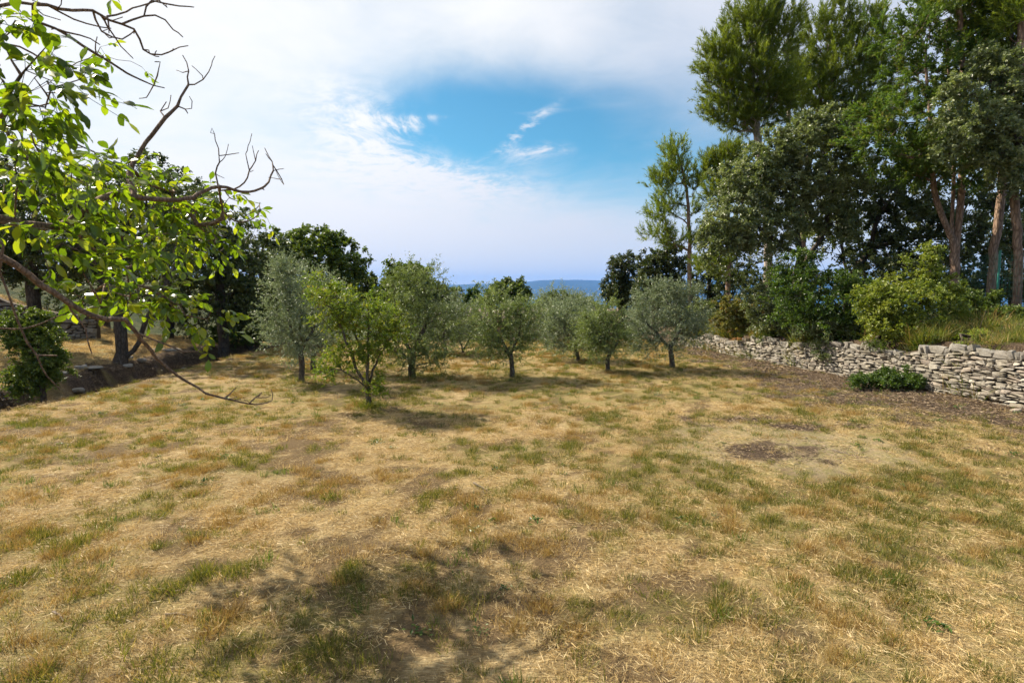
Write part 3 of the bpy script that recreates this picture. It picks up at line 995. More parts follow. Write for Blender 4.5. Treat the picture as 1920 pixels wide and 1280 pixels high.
for i, (px, Yd, lab, lobes, n, kind, lf) in enumerate([
    (705, 30.0, 'low dark tree filling the gap right of the round-crowned oak', [(700, 540, 30, 22, 0), (725, 560, 30, 25, 0), (670, 560, 30, 30, 0)], 150, 'oak', 'leaf_holm'),
    (765, 24.0, 'ragged yellow-green tree behind the broad dark-based olive', [(765, 515, 30, 18, 0), (790, 530, 28, 22, 0), (750, 550, 40, 30, 0), (735, 505, 12, 10, 0)], 170, 'oak', 'leaf_oak'),
    (850, 46.0, 'small dark tree at the hedge line under the blue ridge', [(845, 548, 22, 10, 0), (835, 560, 20, 14, 0)], 80, 'oak', 'leaf_oak'),
    (888, 46.0, 'pointed little tree at the hedge line under the blue ridge', [(888, 550, 12, 14, 0), (885, 562, 18, 10, 0)], 70, 'oak', 'leaf_green'),
    (955, 36.0, 'round tree standing out before the blue ridge', [(950, 545, 34, 20, 0), (970, 550, 24, 20, 0), (930, 555, 24, 16, 0), (972, 530, 8, 10, 0)], 230, 'oak', 'leaf_oak'),
    (1045, 40.0, 'pale green bushy tree behind the back row of olives', [(1045, 560, 26, 14, 0), (1065, 565, 26, 14, 0), (1025, 568, 20, 12, 0)], 130, 'oak', 'leaf_oak'),
    (1105, 42.0, 'thin-topped small tree left of the low stone house', [(1100, 572, 18, 12, 0), (1120, 580, 16, 10, 0)], 80, 'oak', 'leaf_holm_pale'),
    (815, 38.0, 'dark bushy tree behind the low olive with twigs to the ground', [(810, 548, 24, 18, 0), (830, 568, 26, 16, 0)], 110, 'oak', 'leaf_holm'),
    (740, 33.0, 'low dark tree behind the yellow-green shrub and the round-crowned oak', [(730, 580, 40, 22, 0), (780, 585, 40, 20, 0)], 90, 'oak', 'leaf_holm'),
    (860, 34.0, 'low dark tree behind the low grey olive', [(850, 582, 36, 18, 0), (905, 586, 36, 16, 0)], 90, 'oak', 'leaf_holm'),
    (1005, 34.0, 'low dark tree between the lone round olive and the back row', [(1000, 586, 36, 16, 0), (970, 588, 30, 14, 0)], 80, 'oak', 'leaf_oak'),
    (908, 50.0, 'flat hedge bush left of the round tree', [(905, 566, 26, 10, 0), (880, 572, 24, 8, 0)], 70, 'oak', 'leaf_green'),
]):
    c = P(px, 560, Yd)
    b = base_at(c[0], c[1])
    tree('far_tree', lab, 'tree', b, [[b + np.array([0, 0, 0.8]), P(lobes[0][0], lobes[0][1] + 5, Yd)]],
         [LB(x, y, rx, ry, Yd + dy) for x, y, rx, ry, dy in lobes], n, kind, 'bark_dark', lf, 0.14, 160 + i, 'trees beyond the grove', 1.5, step=0.5, jit=0.05, k=5)

# ---- right: trees beyond and on the terrace
for i, (px, Yd, lab, lobes, n, lf) in enumerate([
    (1165, 27.0, 'dark holm oak at the edge of the blue ridge, right of the low stone house', [(1165, 500, 26, 28, 0), (1150, 545, 22, 26, 0), (1180, 550, 34, 32, 0)], 280, 'leaf_holm'),
    (1230, 25.0, 'rounded holm oak under the slim young pine', [(1225, 500, 36, 26, 0), (1255, 490, 34, 32, 0), (1240, 550, 54, 36, 0)], 330, 'leaf_holm'),
    (1480, 29.0, 'distant holm oak seen low between the pale pine trunk and the deep green shrub', [(1450, 530, 60, 34, 0), (1520, 525, 60, 36, 0), (1480, 570, 90, 30, 0)], 220, 'leaf_holm'),
    (1640, 30.0, 'distant holm oak seen low behind the bright shrub', [(1620, 535, 70, 30, 0), (1700, 540, 70, 30, 0)], 190, 'leaf_holm'),
    (1330, 26.0, 'dark holm oak behind the pale pine trunks', [(1320, 510, 44, 40, 0), (1370, 500, 46, 44, 0), (1340, 560, 70, 34, 0)], 320, 'leaf_holm'),
]):
    c = P(px, 560, Yd)
    b = base_at(c[0], c[1])
    tree('holm_oak', lab, 'oak tree', b, [[b + np.array([0, 0, 0.8]), P(px, 560, Yd), P(px, 510, Yd)]],
         [LB(x, y, rx, ry, Yd + dy) for x, y, rx, ry, dy in lobes], n, 'holm', 'bark_dark', lf, 0.16, 180 + i, 'oaks at the far end of the terrace', 1.25, step=0.4, jit=0.06)


def pine(name, label, px, Yd, trunk, lobes, n, R, seed, bark='bark_pine', group='pines on the terrace', extra=(), **kw):
    c = P(px, 560, Yd)
    b = base_at(c[0], c[1])
    tr = [[P(x, y, Yd) for x, y in trunk]] + [[P(x, y, Yd + dy) for x, y, dy in e] for e in extra]
    return tree(name, label, 'pine tree', b, tr, [LB(x, y, rx * 1.1, ry * 1.05, Yd + dy) for x, y, rx, ry, dy in lobes], n, 'pine', bark, 'leaf_pine', R, seed, group,
                kw.pop('scale', 1.25), step=0.35, jit=0.04, k=8, up_pen=0.9, sag=-0.02, path_pen=0.35, **kw)


pine('pine_tree', 'slim young pine with open whorls at the terrace end', 1293, 24.0,
     [(1293, 520), (1293, 440), (1289, 370), (1277, 310), (1262, 262)],
     [(1262, 285, 24, 28, 0), (1272, 325, 40, 26, 0), (1240, 345, 24, 20, 0), (1255, 375, 30, 16, 0), (1305, 350, 14, 22, 0), (1240, 400, 28, 16, 0), (1300, 395, 14, 20, .2), (1230, 438, 30, 14, 0), (1265, 452, 36, 14, 0), (1320, 335, 10, 14, 0)],
     360, 0.09, 201, nw=3)
pine('pine_tree', 'tall broad pine with a pale trunk, rising above the pale-leaved oak', 1436, 20.0,
     [(1437, 560), (1440, 480), (1438, 400), (1425, 300), (1415, 200), (1410, 90)],
     [(1345, 110, 34, 44, 0), (1400, 70, 46, 52, 0), (1370, 170, 48, 40, 0), (1420, 150, 54, 56, -.3), (1345, 215, 26, 20, 0), (1395, 230, 44, 22, 0), (1425, 30, 30, 40, 0), (1470, 60, 28, 50, 0), (1460, 190, 44, 44, 0)],
     900, 0.15, 202, 'bark_pale', extra=[[(1438, 400, 0), (1470, 300, .2), (1480, 180, .3), (1475, 90, .3)], [(1440, 470, 0), (1415, 478, -.4), (1390, 492, -.8), (1360, 520, -1.1)], [(1438, 490, 0), (1462, 462, .2), (1478, 445, .3)]])
pine('pine_tree', 'second tall pine, right of and behind the broad one', 1500, 22.0,
     [(1500, 560), (1505, 450), (1510, 350), (1530, 230), (1550, 120), (1560, 40)],
     [(1495, 130, 36, 60, 0), (1655, 120, 34, 60, .3), (1660, 215, 44, 40, .3), (1545, 70, 42, 54, 0), (1600, 90, 46, 54, 0), (1560, 150, 60, 50, 0), (1625, 160, 36, 50, 0), (1520, 190, 46, 44, 0), (1600, 215, 50, 30, 0), (1630, 50, 22, 40, 0), (1575, 25, 24, 30, 0)],
     980, 0.12, 203)
pine('pine_tree', 'smaller dark-trunked pine between the young pine and the broad one', 1366, 22.0,
     [(1365, 520), (1366, 470), (1362, 400), (1355, 320)],
     [(1345, 310, 24, 22, 0), (1370, 300, 26, 30, 0), (1350, 360, 30, 26, 0), (1385, 355, 24, 28, 0), (1340, 500, 30, 16, -.4), (1330, 330, 10, 10, 0)],
     300, 0.10, 204)
pine('pine_tree', 'straight pine trunk behind the green fence post', 1858, 14.6,
     [(1858, 540), (1868, 440), (1880, 330), (1888, 200), (1893, 60), (1897, -80)],
     [(1880, 60, 60, 60, .3), (1910, -40, 80, 70, .3), (1850, -60, 70, 60, .3), (1930, 90, 60, 60, .6)],
     340, 0.095, 205)
pine('pine_tree', 'pine with a sawn branch stub at the right edge of the photo', 1906, 13.6,
     [(1906, 560), (1909, 480), (1902, 380), (1906, 260), (1912, 120), (1920, -60)],
     [(1930, 20, 60, 70, 0), (1960, -80, 90, 80, 0), (1905, -110, 70, 60, .3), (1950, 120, 50, 50, .3)],
     320, 0.09, 206, extra=[[(1907, 470, 0), (1899, 466, -.03), (1895, 463, -.05)]])

c = P(1480, 560, 16.0); b = base_at(c[0], c[1])
tree('pale_oak', 'large pale grey-leaved holm oak overhanging the middle of the stone wall', 'oak tree', b,
     [[P(1490, 540, 16), P(1500, 480, 16), P(1490, 400, 16), P(1480, 320, 16)],
      [P(1495, 510, 16), P(1540, 440, 16.3), P(1560, 360, 16.4), P(1545, 280, 16.3)],
      [P(1498, 480, 16), P(1430, 430, 15.6), P(1390, 380, 15.5)]],
     [LB(1540, 250, 60, 44, 16.2), LB(1460, 290, 60, 44, 16), LB(1405, 340, 60, 56, 15.8), LB(1500, 350, 70, 56, 16), LB(1375, 420, 56, 52, 15.6), LB(1440, 430, 60, 44, 15.8),
      LB(1590, 320, 44, 50, 16.4), LB(1345, 460, 30, 40, 15.6), LB(1560, 420, 50, 40, 16.2)],
     1000, 'holm', 'bark_dark', 'leaf_holm_pale', 0.11, 210, step=0.3, jit=0.05, scale=1.12)
c = P(1590, 560, 18.0); b = base_at(c[0], c[1])
tree('dark_oak', 'dark oak in the shade behind the bright shrub, with forked black trunks', 'oak tree', b,
     [[P(1590, 525, 18), P(1578, 470, 18), P(1570, 400, 18), P(1600, 330, 18)],
      [P(1592, 530, 18), P(1630, 470, 18.2), P(1650, 400, 18.3), P(1700, 340, 18.4)],
      [P(1630, 470, 18.2), P(1690, 450, 18.4), P(1760, 440, 18.6)]],
     [LB(1620, 370, 70, 60, 18.3), LB(1700, 340, 80, 60, 18.6), LB(1680, 420, 90, 46, 18.4), LB(1560, 440, 60, 50, 18), LB(1780, 400, 80, 54, 18.8), LB(1840, 450, 70, 34, 19), LB(1740, 480, 80, 20, 18.8), LB(1870, 350, 60, 60, 19), LB(1650, 480, 60, 34, 18.2), LB(1820, 500, 60, 20, 19), LB(1740, 280, 60, 50, 19), LB(1830, 260, 60, 50, 19), LB(1900, 460, 40, 30, 19)],
     840, 'holm', 'bark_dark', 'leaf_holm', 0.12, 211, step=0.35, jit=0.06, scale=1.3)
c = P(1790, 560, 14.5); b = base_at(c[0], c[1])
tree('cypress_tree', 'many-stemmed dark green conifer with layered sprays above the bright shrub', 'conifer', b,
     [[P(1788, 540, 14.5), P(1790, 480, 14.5), P(1795, 440, 14.5), P(1803, 340, 14.5), P(1808, 200, 14.5), P(1800, 40, 14.5), P(1800, -80, 14.5)],
      [P(1792, 455, 14.5), P(1768, 410, 14.4), P(1752, 350, 14.3), P(1745, 240, 14.3), P(1735, 120, 14.3)],
      [P(1793, 450, 14.5), P(1786, 390, 14.6), P(1788, 300, 14.7), P(1778, 160, 14.7), P(1775, 40, 14.7)]],
     [LB(1690, 70, 42, 26, 14.2), LB(1750, 50, 60, 40, 14.5), LB(1800, 0, 70, 44, 14.6), LB(1720, 140, 60, 30, 14.2), LB(1660, 220, 64, 26, 13.9), LB(1640, 260, 54, 18, 13.8), LB(1740, 220, 60, 40, 14.2), LB(1790, 130, 60, 50, 14.6),
      LB(1840, 60, 50, 60, 14.8), LB(1690, 290, 70, 22, 13.9), LB(1850, 180, 46, 50, 14.6), LB(1800, -90, 90, 60, 14.6), LB(1810, 335, 40, 12, 14.2), LB(1650, 40, 12, 12, 14.2), LB(1770, 290, 60, 30, 14.4), LB(1720, 330, 50, 16, 14.2), LB(1850, 290, 40, 26, 14.8)],
     780, 'cypress', 'bark_pine', 'leaf_cypress', 0.105, 212, step=0.3, jit=0.03, up_pen=0.6, sag=0.0, path_pen=0.3, k=8)
c = P(1960, 560, 13.0); b = base_at(c[0], c[1])
tree('pale_oak', 'pale-leaved holm oak hanging into the top right corner before the pines', 'oak tree', b,
     [[P(1965, 500, 13), P(1960, 400, 13), P(1930, 300, 12.9), P(1890, 240, 12.8)], [P(1960, 400, 13), P(1990, 250, 13)]],
     [LB(1850, 230, 50, 44, 12.8), LB(1800, 240, 44, 38, 12.7), LB(1870, 130, 50, 50, 13.2), LB(1900, 330, 40, 30, 13), LB(1900, 200, 40, 50, 12.8), LB(1870, 290, 50, 28, 12.8), LB(1800, 170, 34, 26, 12.7), LB(1960, 240, 50, 60, 13), LB(1775, 290, 24, 16, 12.7)],
     520, 'holm', 'bark_dark', 'leaf_holm_pale', 0.12, 213, step=0.28, jit=0.05, shell=0.6)
c = P(1900, 560, 22.0); b = base_at(c[0], c[1])
tree('dark_oak', 'dark oak far behind the fence, seen between the pine trunks', 'oak tree', b,
     [[P(1900, 530, 22), P(1895, 450, 22)]],
     [LB(1900, 430, 80, 60, 22), LB(1840, 530, 70, 26, 22), LB(1930, 530, 60, 30, 22), LB(1960, 400, 80, 80, 22), LB(1780, 545, 60, 18, 22.5)],
     330, 'holm', 'bark_dark', 'leaf_holm', 0.16, 214, step=0.4, jit=0.06, scale=1.25)

# ---- shrubs on the terrace edge
for i, (name, lab, px, Yd, lobes, n, kind, lf, kw) in enumerate([
    ('bright_shrub', 'bright yellow-green shrub spreading over the stone wall below the conifer', 1705, 11.6,
     [(1690, 560, 70, 40, 0), (1740, 545, 50, 34, .1), (1650, 560, 40, 34, 0), (1710, 610, 70, 28, -.1), (1665, 605, 40, 26, -.2), (1725, 500, 28, 26, .2), (1745, 470, 20, 14, .2), (1790, 590, 34, 16, 0)], 430, 'bush', 'leaf_bright', {}),
    ('green_shrub', 'deep green shrub with trailing ivy left of the bright one', 1590, 13.2,
     [(1560, 560, 60, 50, 0), (1610, 560, 50, 46, 0), (1530, 600, 50, 36, -.1), (1600, 620, 50, 20, -.2), (1480, 560, 44, 50, .3), (1500, 510, 46, 36, .5)], 430, 'bush', 'leaf_green', {}),
    ('dark_shrub', 'dense dark shrub drooping over the wall top under the green one', 1560, 13.0,
     [(1570, 620, 40, 22, 0), (1530, 625, 36, 18, 0), (1545, 655, 30, 14, -.25), (1600, 640, 26, 14, -.2)], 190, 'shrub', 'leaf_holm_pale', {}),
    ('grey_shrub', 'grey-green shrub on the terrace below the pale pine trunk', 1460, 15.0,
     [(1450, 600, 44, 26, 0), (1480, 590, 40, 30, 0), (1430, 570, 34, 34, .3)], 200, 'bush', 'leaf_holm_pale', {}),
    ('rust_shrub', 'yellow-green shrub tipped with rust red, near the far end of the wall', 1380, 17.0,
     [(1365, 575, 24, 18, 0), (1385, 600, 36, 26, 0), (1410, 590, 30, 32, 0), (1355, 600, 16, 20, 0)], 220, 'bush', 'leaf_rust', {}),
    ('far_shrub', 'green shrub at the far end of the wall, behind the tall silvery olive', 1315, 20.0,
     [(1310, 590, 34, 30, 0), (1335, 610, 26, 20, 0), (1290, 610, 26, 24, 0)], 190, 'bush', 'leaf_holm_pale', {}),
    ('low_shrub', 'low leafy shrub under the conifer trunk, beside the fence post', 1830, 12.6,
     [(1815, 585, 40, 30, 0), (1845, 570, 26, 24, .2), (1790, 560, 30, 30, .4), (1890, 600, 40, 18, -.6)], 190, 'bush', 'leaf_oak', {}),
    ('hedge_shrub', 'tall dark undergrowth shrub below the pale-leaved oak', 1430, 18.0,
     [(1400, 535, 50, 38, 0), (1450, 520, 50, 44, 0), (1500, 520, 44, 44, 0)], 190, 'bush', 'leaf_holm', {}),
    ('hedge_shrub', 'dark undergrowth shrub between the deep green shrub and the conifer trunk', 1660, 16.5,
     [(1630, 515, 60, 42, 0), (1690, 515, 56, 36, 0), (1745, 525, 50, 30, 0)], 210, 'bush', 'leaf_holm', {}),
    ('hedge_shrub', 'dark undergrowth shrub behind the wire fence at the foot of the pines', 1870, 17.0,
     [(1830, 545, 50, 28, 0), (1880, 540, 50, 30, 0), (1930, 540, 50, 32, 0)], 170, 'bush', 'leaf_holm', {}),
    ('slope_shrub', 'dark shrub on the slope between the double-trunked oak and the ditch head', 385, 20.5,
     [(370, 600, 50, 40, 0), (325, 590, 44, 34, 0), (410, 595, 40, 40, 0)], 180, 'bush', 'leaf_holm', {}),
    ('slope_shrub', 'dark shrub above the low grey terrace wall', 215, 20.5,
     [(180, 560, 60, 32, 0), (250, 560, 60, 36, 0), (110, 560, 60, 30, 0)], 180, 'bush', 'leaf_holm', {}),
    ('trailing_weed', 'weed clump trailing over the wall top below the bright shrub', 1655, 11.8,
     [(1640, 644, 18, 6, -.5), (1655, 652, 8, 6, -.7)], 34, 'shrub', 'leaf_oak', {'scale': 0.6}),
    ('trailing_weed', 'small weed clump on the wall top above the low leafy weed', 1735, 10.9,
     [(1735, 650, 14, 5, -.35), (1745, 656, 7, 6, -.5)], 26, 'shrub', 'leaf_oak', {'scale': 0.6}),
    ('trailing_weed', 'tall grassy weed on the wall top near the right edge of the photo', 1840, 9.9,
     [(1835, 646, 20, 7, -.1), (1800, 650, 14, 5, -.1)], 40, 'shrub', 'leaf_bright', {'scale': 0.6}),
    ('trailing_weed', 'weed clump on the wall top under the grey-green shrub', 1450, 15.2,
     [(1445, 630, 18, 6, -.2), (1430, 636, 9, 5, -.25)], 36, 'shrub', 'leaf_oak', {'scale': 0.7}),
    ('hollow_shrub', 'small bright green shrub at the lawn end, right of the low stone house', 1172, 21.0,
     [(1172, 633, 14, 10, 0)], 40, 'bush', 'leaf_green', {}),
]):
    c = P(px, 600, Yd)
    b = base_at(c[0], c[1])
    tree(name, lab, 'shrub', b, [[b + np.array([0, 0, 0.35]), b + np.array([0.05, 0, 0.6])]],
         [LB(x, y, rx, ry, Yd + dy) for x, y, rx, ry, dy in lobes], n, kind, 'bark_dark', lf, 0.05, 230 + i, None, step=0.2, jit=0.04,
         part=('stems', 'foliage'), up_pen=0.3, k=5, **kw)
b = G(1665, 728)
tree('leafy_weed', 'low dark green leafy weed clump at the foot of the stone wall', 'plant', b, [[b + np.array([0, 0, 0.06])]],
     [LB(1640, 716, 34, 8, b[1]), LB(1680, 714, 36, 13, b[1]), LB(1615, 721, 16, 5, b[1]), LB(1600, 724, 8, 3, b[1] - .1), LB(1715, 716, 14, 7, b[1] - .1), LB(1660, 702, 10, 8, b[1] + .1), LB(1700, 700, 7, 6, b[1])], 165, 'bush', 'bark_dark', 'leaf_green', 0.012, 250, step=0.1, jit=0.02,
     part=('stems', 'foliage'), scale=0.75, up_pen=0.1, k=4, up=0.6)
b = base_at(float(edge_x(10.6)) - 1.35, 10.6)
Y = b[1]
tree('ditch_bush', 'tall leafy green bush growing in the ditch', 'shrub', b, [[P(75, 700, Y), P(70, 650, Y)]],
     [LB(65, 645, 46, 44, Y), LB(35, 610, 34, 30, Y), LB(85, 690, 40, 36, Y), LB(55, 710, 44, 28, Y), LB(70, 600, 20, 18, Y)], 360, 'bush', 'bark_dark', 'leaf_oak', 0.05, 251,
     step=0.2, jit=0.04, part=('stems', 'foliage'), k=5, scale=0.85)
b = G(470, 655)
Y = b[1]
tree('ditch_bush', 'dark green undergrowth bush at the ditch head below the oaks', 'shrub', b, [[P(460, 640, Y), P(455, 625, Y)]],
     [LB(450, 620, 50, 26, Y), LB(480, 600, 40, 30, Y), LB(415, 625, 30, 22, Y)], 200, 'bush', 'bark_dark', 'leaf_green', 0.05, 252,
     step=0.2, jit=0.04, part=('stems', 'foliage'), k=5)
print('tree triangles', N_TRI[0])

#@@WALL
# ------------------------------------------------------------------ stones
def stone_mesh(seed, flat=1.0):
    """a worn block: rounded cube of 48 triangles, unit extents"""
    rng = np.random.default_rng(seed)
    g = np.linspace(-1, 1, 3)
    idx = {}
    V, Fq = [], []

    def vid(p):
        key = tuple(np.round(p, 3))
        if key not in idx:
            idx[key] = len(V); V.append(p)
        return idx[key]
    for ax in range(3):
        for s in (-1, 1):
            for i in range(2):
                for j in range(2):
                    q = []
                    for a, b_ in ((i, j), (i + 1, j), (i + 1, j + 1), (i, j + 1)):
                        p = np.zeros(3); p[ax] = s; p[(ax + 1) % 3] = g[a]; p[(ax + 2) % 3] = g[b_]
                        q.append(vid(p))
                    Fq.append(q if s > 0 else q[::-1])
    V = np.array(V)
    # an uneven block: its eight corners are moved, the faces follow
    cj = rng.normal(0, 0.20, (2, 2, 2, 3))
    W_ = np.zeros_like(V)
    for a in (0, 1):
        for b_ in (0, 1):
            for c_ in (0, 1):
                w = (0.5 + (a - 0.5) * V[:, 0]) * (0.5 + (b_ - 0.5) * V[:, 1]) * (0.5 + (c_ - 0.5) * V[:, 2])
                W_ += w[:, None] * cj[a, b_, c_]
    n = np.linalg.norm(V, axis=1, keepdims=True)
    V = V * (1 - 0.07 * np.clip(n - 1, 0, 1)) + W_ + rng.normal(0, 0.06, V.shape)
    V[:, 2] += rng.normal(0, 0.16) * V[:, 0]
    V[:, 2] *= 1 - rng.uniform(0, 0.45) * np.clip(V[:, 0] * rng.choice([-1, 1]), 0, 1)
    V *= 0.5 / np.abs(V).max(0)
    return V, np.array(Fq)


STONES = [stone_mesh(500 + i) for i in range(18)]
STONE_ME = []
for i, (v, f) in enumerate(STONES):
    me = make_mesh('stone', v, f, None, False)
    me.materials.append(M['stone'])
    STONE_ME.append(me)


def pack_wall(L, hfun, rng, wr=(0.06, 0.27), hr=(0.020, 0.068), coping=True):
    """fill a rubble face: lowest gap first; returns (s, z, w, h) centres"""
    res = 0.02
    n = int(L / res)
    sky = np.zeros(n)
    top = np.array([hfun(i * res) for i in range(n)])
    cop = 0.13 if coping else 0.0
    out = []
    done = np.zeros(n, bool)
    for _ in range(9000):
        room = np.where(done, 9e9, sky)
        i = int(np.argmin(room))
        if room[i] > 1e8:
            break
        j = i
        while j + 1 < n and abs(sky[j + 1] - sky[i]) < 0.022 and not done[j + 1]:
            j += 1
        i0 = i
        while i0 > 0 and abs(sky[i0 - 1] - sky[i]) < 0.022 and not done[i0 - 1]:
            i0 -= 1
        gap = (j - i0 + 1) * res
        big = rng.random() < 0.16
        w = rng.uniform(*wr) * (1.25 if big else 1.0)
        h = rng.uniform(*hr) * (1.7 if big else 1.0)
        if w > gap or gap - w < 0.06:
            w = min(gap, 0.4)
        h = min(h, max(0.025, w * 0.75))
        k = max(1, int(round(w / res)))
        z0 = sky[i0:i0 + k].max()
        lim = top[i0:i0 + k].min() - cop
        if z0 + 0.02 >= lim:
            done[i0:i0 + k] = True
            continue
        h = min(h, max(lim - z0, 0.025))
        if k * res >= 0.05:
            out.append((i0 * res + k * res / 2, z0 + h / 2, k * res, h, 0.0))
        sky[i0:i0 + k] = z0 + h
    if coping:
        s = 0.0
        while s < L - 0.1:
            if rng.random() < 0.30:
                w, h = rng.uniform(0.22, 0.42), rng.uniform(0.08, 0.14)
                tilt = rng.normal(0, 0.05)
            else:
                w, h = rng.uniform(0.05, 0.11), rng.uniform(0.10, 0.17)
                tilt = rng.normal(0.1, 0.22)
            i = int(min(n - 1, (s + w / 2) / res))
            if rng.random() > 0.12:
                out.append((s + w / 2, sky[i] + h / 2 - 0.005, w, h, tilt))
            s += w * 0.96
    return out


def stone_wall(name, label, start, end, hfun, depth, rng, n_parts, seed, coping=True, batter=0.06, **kw):
    a = np.asarray(start, float); e = np.asarray(end, float)
    L = float(np.linalg.norm(e - a))
    dr = (e - a) / L
    face = np.array([-dr[1], dr[0]])            # towards the lawn side
    if kw.pop('flip', False):
        face = -face
    ang = math.atan2(dr[1], dr[0])
    base0 = np.array([a[0], a[1], float(height(*(a + face * 0.1)))])
    root = thing(name, label, 'stone wall', base0)
    stones = pack_wall(L, hfun, rng, **kw)
    items = []
    for s, z, w, h, tilt in stones:
        q = a + dr * s
        gz = float(height(*(q + face * 0.15))) - 0.04
        dp = rng.uniform(0.12, 0.22)
        inset = dp / 2 - rng.uniform(0, 0.05) + batter * z
        c = np.array([*(q - face * inset), gz + z + rng.normal(0, 0.006)])
        rot = (rng.normal(0, 0.06), tilt + rng.normal(0, 0.05), ang + rng.normal(0, 0.10))
        items.append((c, rot, (w * 1.04, dp, h * 1.10), int(rng.integers(len(STONES))), tilt != 0.0))
    # those that show largest in the photograph become parts
    vis = []
    for c, rot, sc, k, cop_ in items:
        v = c - np.array([0, 0, CAM_Z])
        dep = max(v[1], 0.5)
        px = 960 + v[0] / dep * F_PX
        vis.append(sc[0] * sc[2] / dep ** 2 if px < 1935 and px > -10 else 0)
    order = np.argsort(-np.array(vis))
    from mathutils import Euler, Matrix
    Vs, Fs, Rs = [], [], []
    off = 0
    for rank, i in enumerate(order):
        c, rot, sc, k, cop_ = items[i]
        if rank < n_parts and vis[i] > 0:
            o = obj('stone', STONE_ME[k], None, root)
            o.location = tuple(c - base0); o.rotation_euler = rot; o.scale = sc
            if cop_ or name == 'terrace_wall':
                o.material_slots[0].link = 'OBJECT'; o.material_slots[0].material = M['stone_grey']
        else:
            v, f = STONES[k]
            R_ = np.array(Euler(rot).to_matrix())
            Vs.append((v * np.array(sc)) @ R_.T + c - base0)
            Fs.append(f + off); off += len(v)
            Rs.append(np.full(len(v), rng.random()))
    if Vs:
        o = obj('small_stones', make_mesh('small_stones', np.vstack(Vs), np.vstack(Fs), {'rnd': np.concatenate(Rs)}, False), M['stone_grey' if name == 'terrace_wall' else 'stone'], root, kind='stuff')
    # earth core behind the face
    ns = max(2, int(L / 0.25))
    S = np.linspace(0, L, ns)
    Vc = []
    for s in S:
        q = a + dr * s
        gz = float(height(*(q + face * 0.15)))
        ht = hfun(s) - (0.15 if coping else 0.04)
        for off_, zz in ((0.085, -0.15), (0.085 + batter * ht, ht), (depth, ht), (depth, -0.15)):
            Vc.append([*(q - face * off_), gz + zz])
    Vc = np.array(Vc) - base0
    Fc = []
    for i in range(ns - 1):
        for j in range(4):
            j2 = (j + 1) % 4
            Fc.append([i * 4 + j, i * 4 + j2, (i + 1) * 4 + j2, (i + 1) * 4 + j])
    Fc += [[0, 3, 2, 1], [(ns - 1) * 4 + i for i in range(4)]]
    obj('earth_core', make_mesh('earth_core', Vc, np.array(Fc)), M['soil'], root)
    return root


rngw = np.random.default_rng(77)
Y0, Y1 = 6.2, 19.6
wl = math.hypot(wall_x(Y1) - wall_x(Y0), Y1 - Y0)
stone_wall('dry_stone_wall', 'long dry stone retaining wall of pale limestone with upright coping stones beside the lawn',
           (wall_x(Y0), Y0), (wall_x(Y1), Y1),
           lambda s: float(wall_h(Y0 + s / wl * (Y1 - Y0))) + 0.05 * math.sin(s * 2.3) + 0.03 * math.sin(s * 6.1), 0.34, rngw, 300, 1)
stone_wall('terrace_wall', 'low grey dry stone terrace wall in the shade left of the ditch',
           (-18.0, 17.1), (-13.2, 18.0), lambda s: 0.75 + 0.08 * math.sin(s * 1.7), 0.3, np.random.default_rng(78), 60, 2, False, 0.03, flip=True,
           wr=(0.15, 0.42), hr=(0.06, 0.13))

# a large block fallen at the wall foot, and stones lying in the ditch and along its banks
rngr = np.random.default_rng(91)
rocks = [
    ('big pale squared block at the foot of the stone wall', 1537, 684, (0.62, 0.32, 0.42), 'stone'),
    ('large grey boulder at the left edge of the photo, in the ditch', 0, (1.6, 9.9), (0.60, 0.42, 0.36), 'stone_grey'),
    ('flat pale slab beside the ditch bush', 0, (2.75, 12.6), (0.75, 0.5, 0.12), 'stone_grey'),
    ('grey slab at the foot of the double-trunked oak', 0, (2.45, 13.5), (0.55, 0.4, 0.12), 'stone_grey'),
    ('small grey stone right of the double-trunked oak', 0, (2.3, 14.6), (0.32, 0.24, 0.14), 'stone_grey'),
    ('stone on the far ditch bank below the terrace', 0, (2.9, 15.6), (0.34, 0.25, 0.18), 'stone_grey'),
    ('flat stone near the ditch head', 0, (2.6, 17.2), (0.55, 0.35, 0.13), 'stone_grey'),
    ('dark stone deep in the ditch behind the bush', 0, (2.0, 12.2), (0.36, 0.26, 0.2), 'stone_grey'),
    ('loose stone in the ditch below the slab', 0, (1.9, 11.3), (0.30, 0.24, 0.18), 'stone_grey'),
    ('rounded stone on the ditch bank left of the oak', 0, (3.4, 13.8), (0.28, 0.22, 0.15), 'stone_grey'),
    ('stone half sunk in the ditch bank under the long bare twig', 0, (2.25, 15.2), (0.30, 0.22, 0.14), 'stone_grey'),
    ('small pale stone lying on bare earth by the wall corner', 1905, 772, (0.17, 0.12, 0.07), 'stone'),
]
for i in range(16):
    q_ = np.random.default_rng(950 + i)
    a_ = q_.uniform(0.12, 0.30)
    rocks.append(('small grey stone among those strewn along the ditch', 0, (q_.uniform(0.8, 3.3), q_.uniform(9.3, 17.5)), (a_, a_ * 0.75, a_ * 0.5), 'stone_grey'))
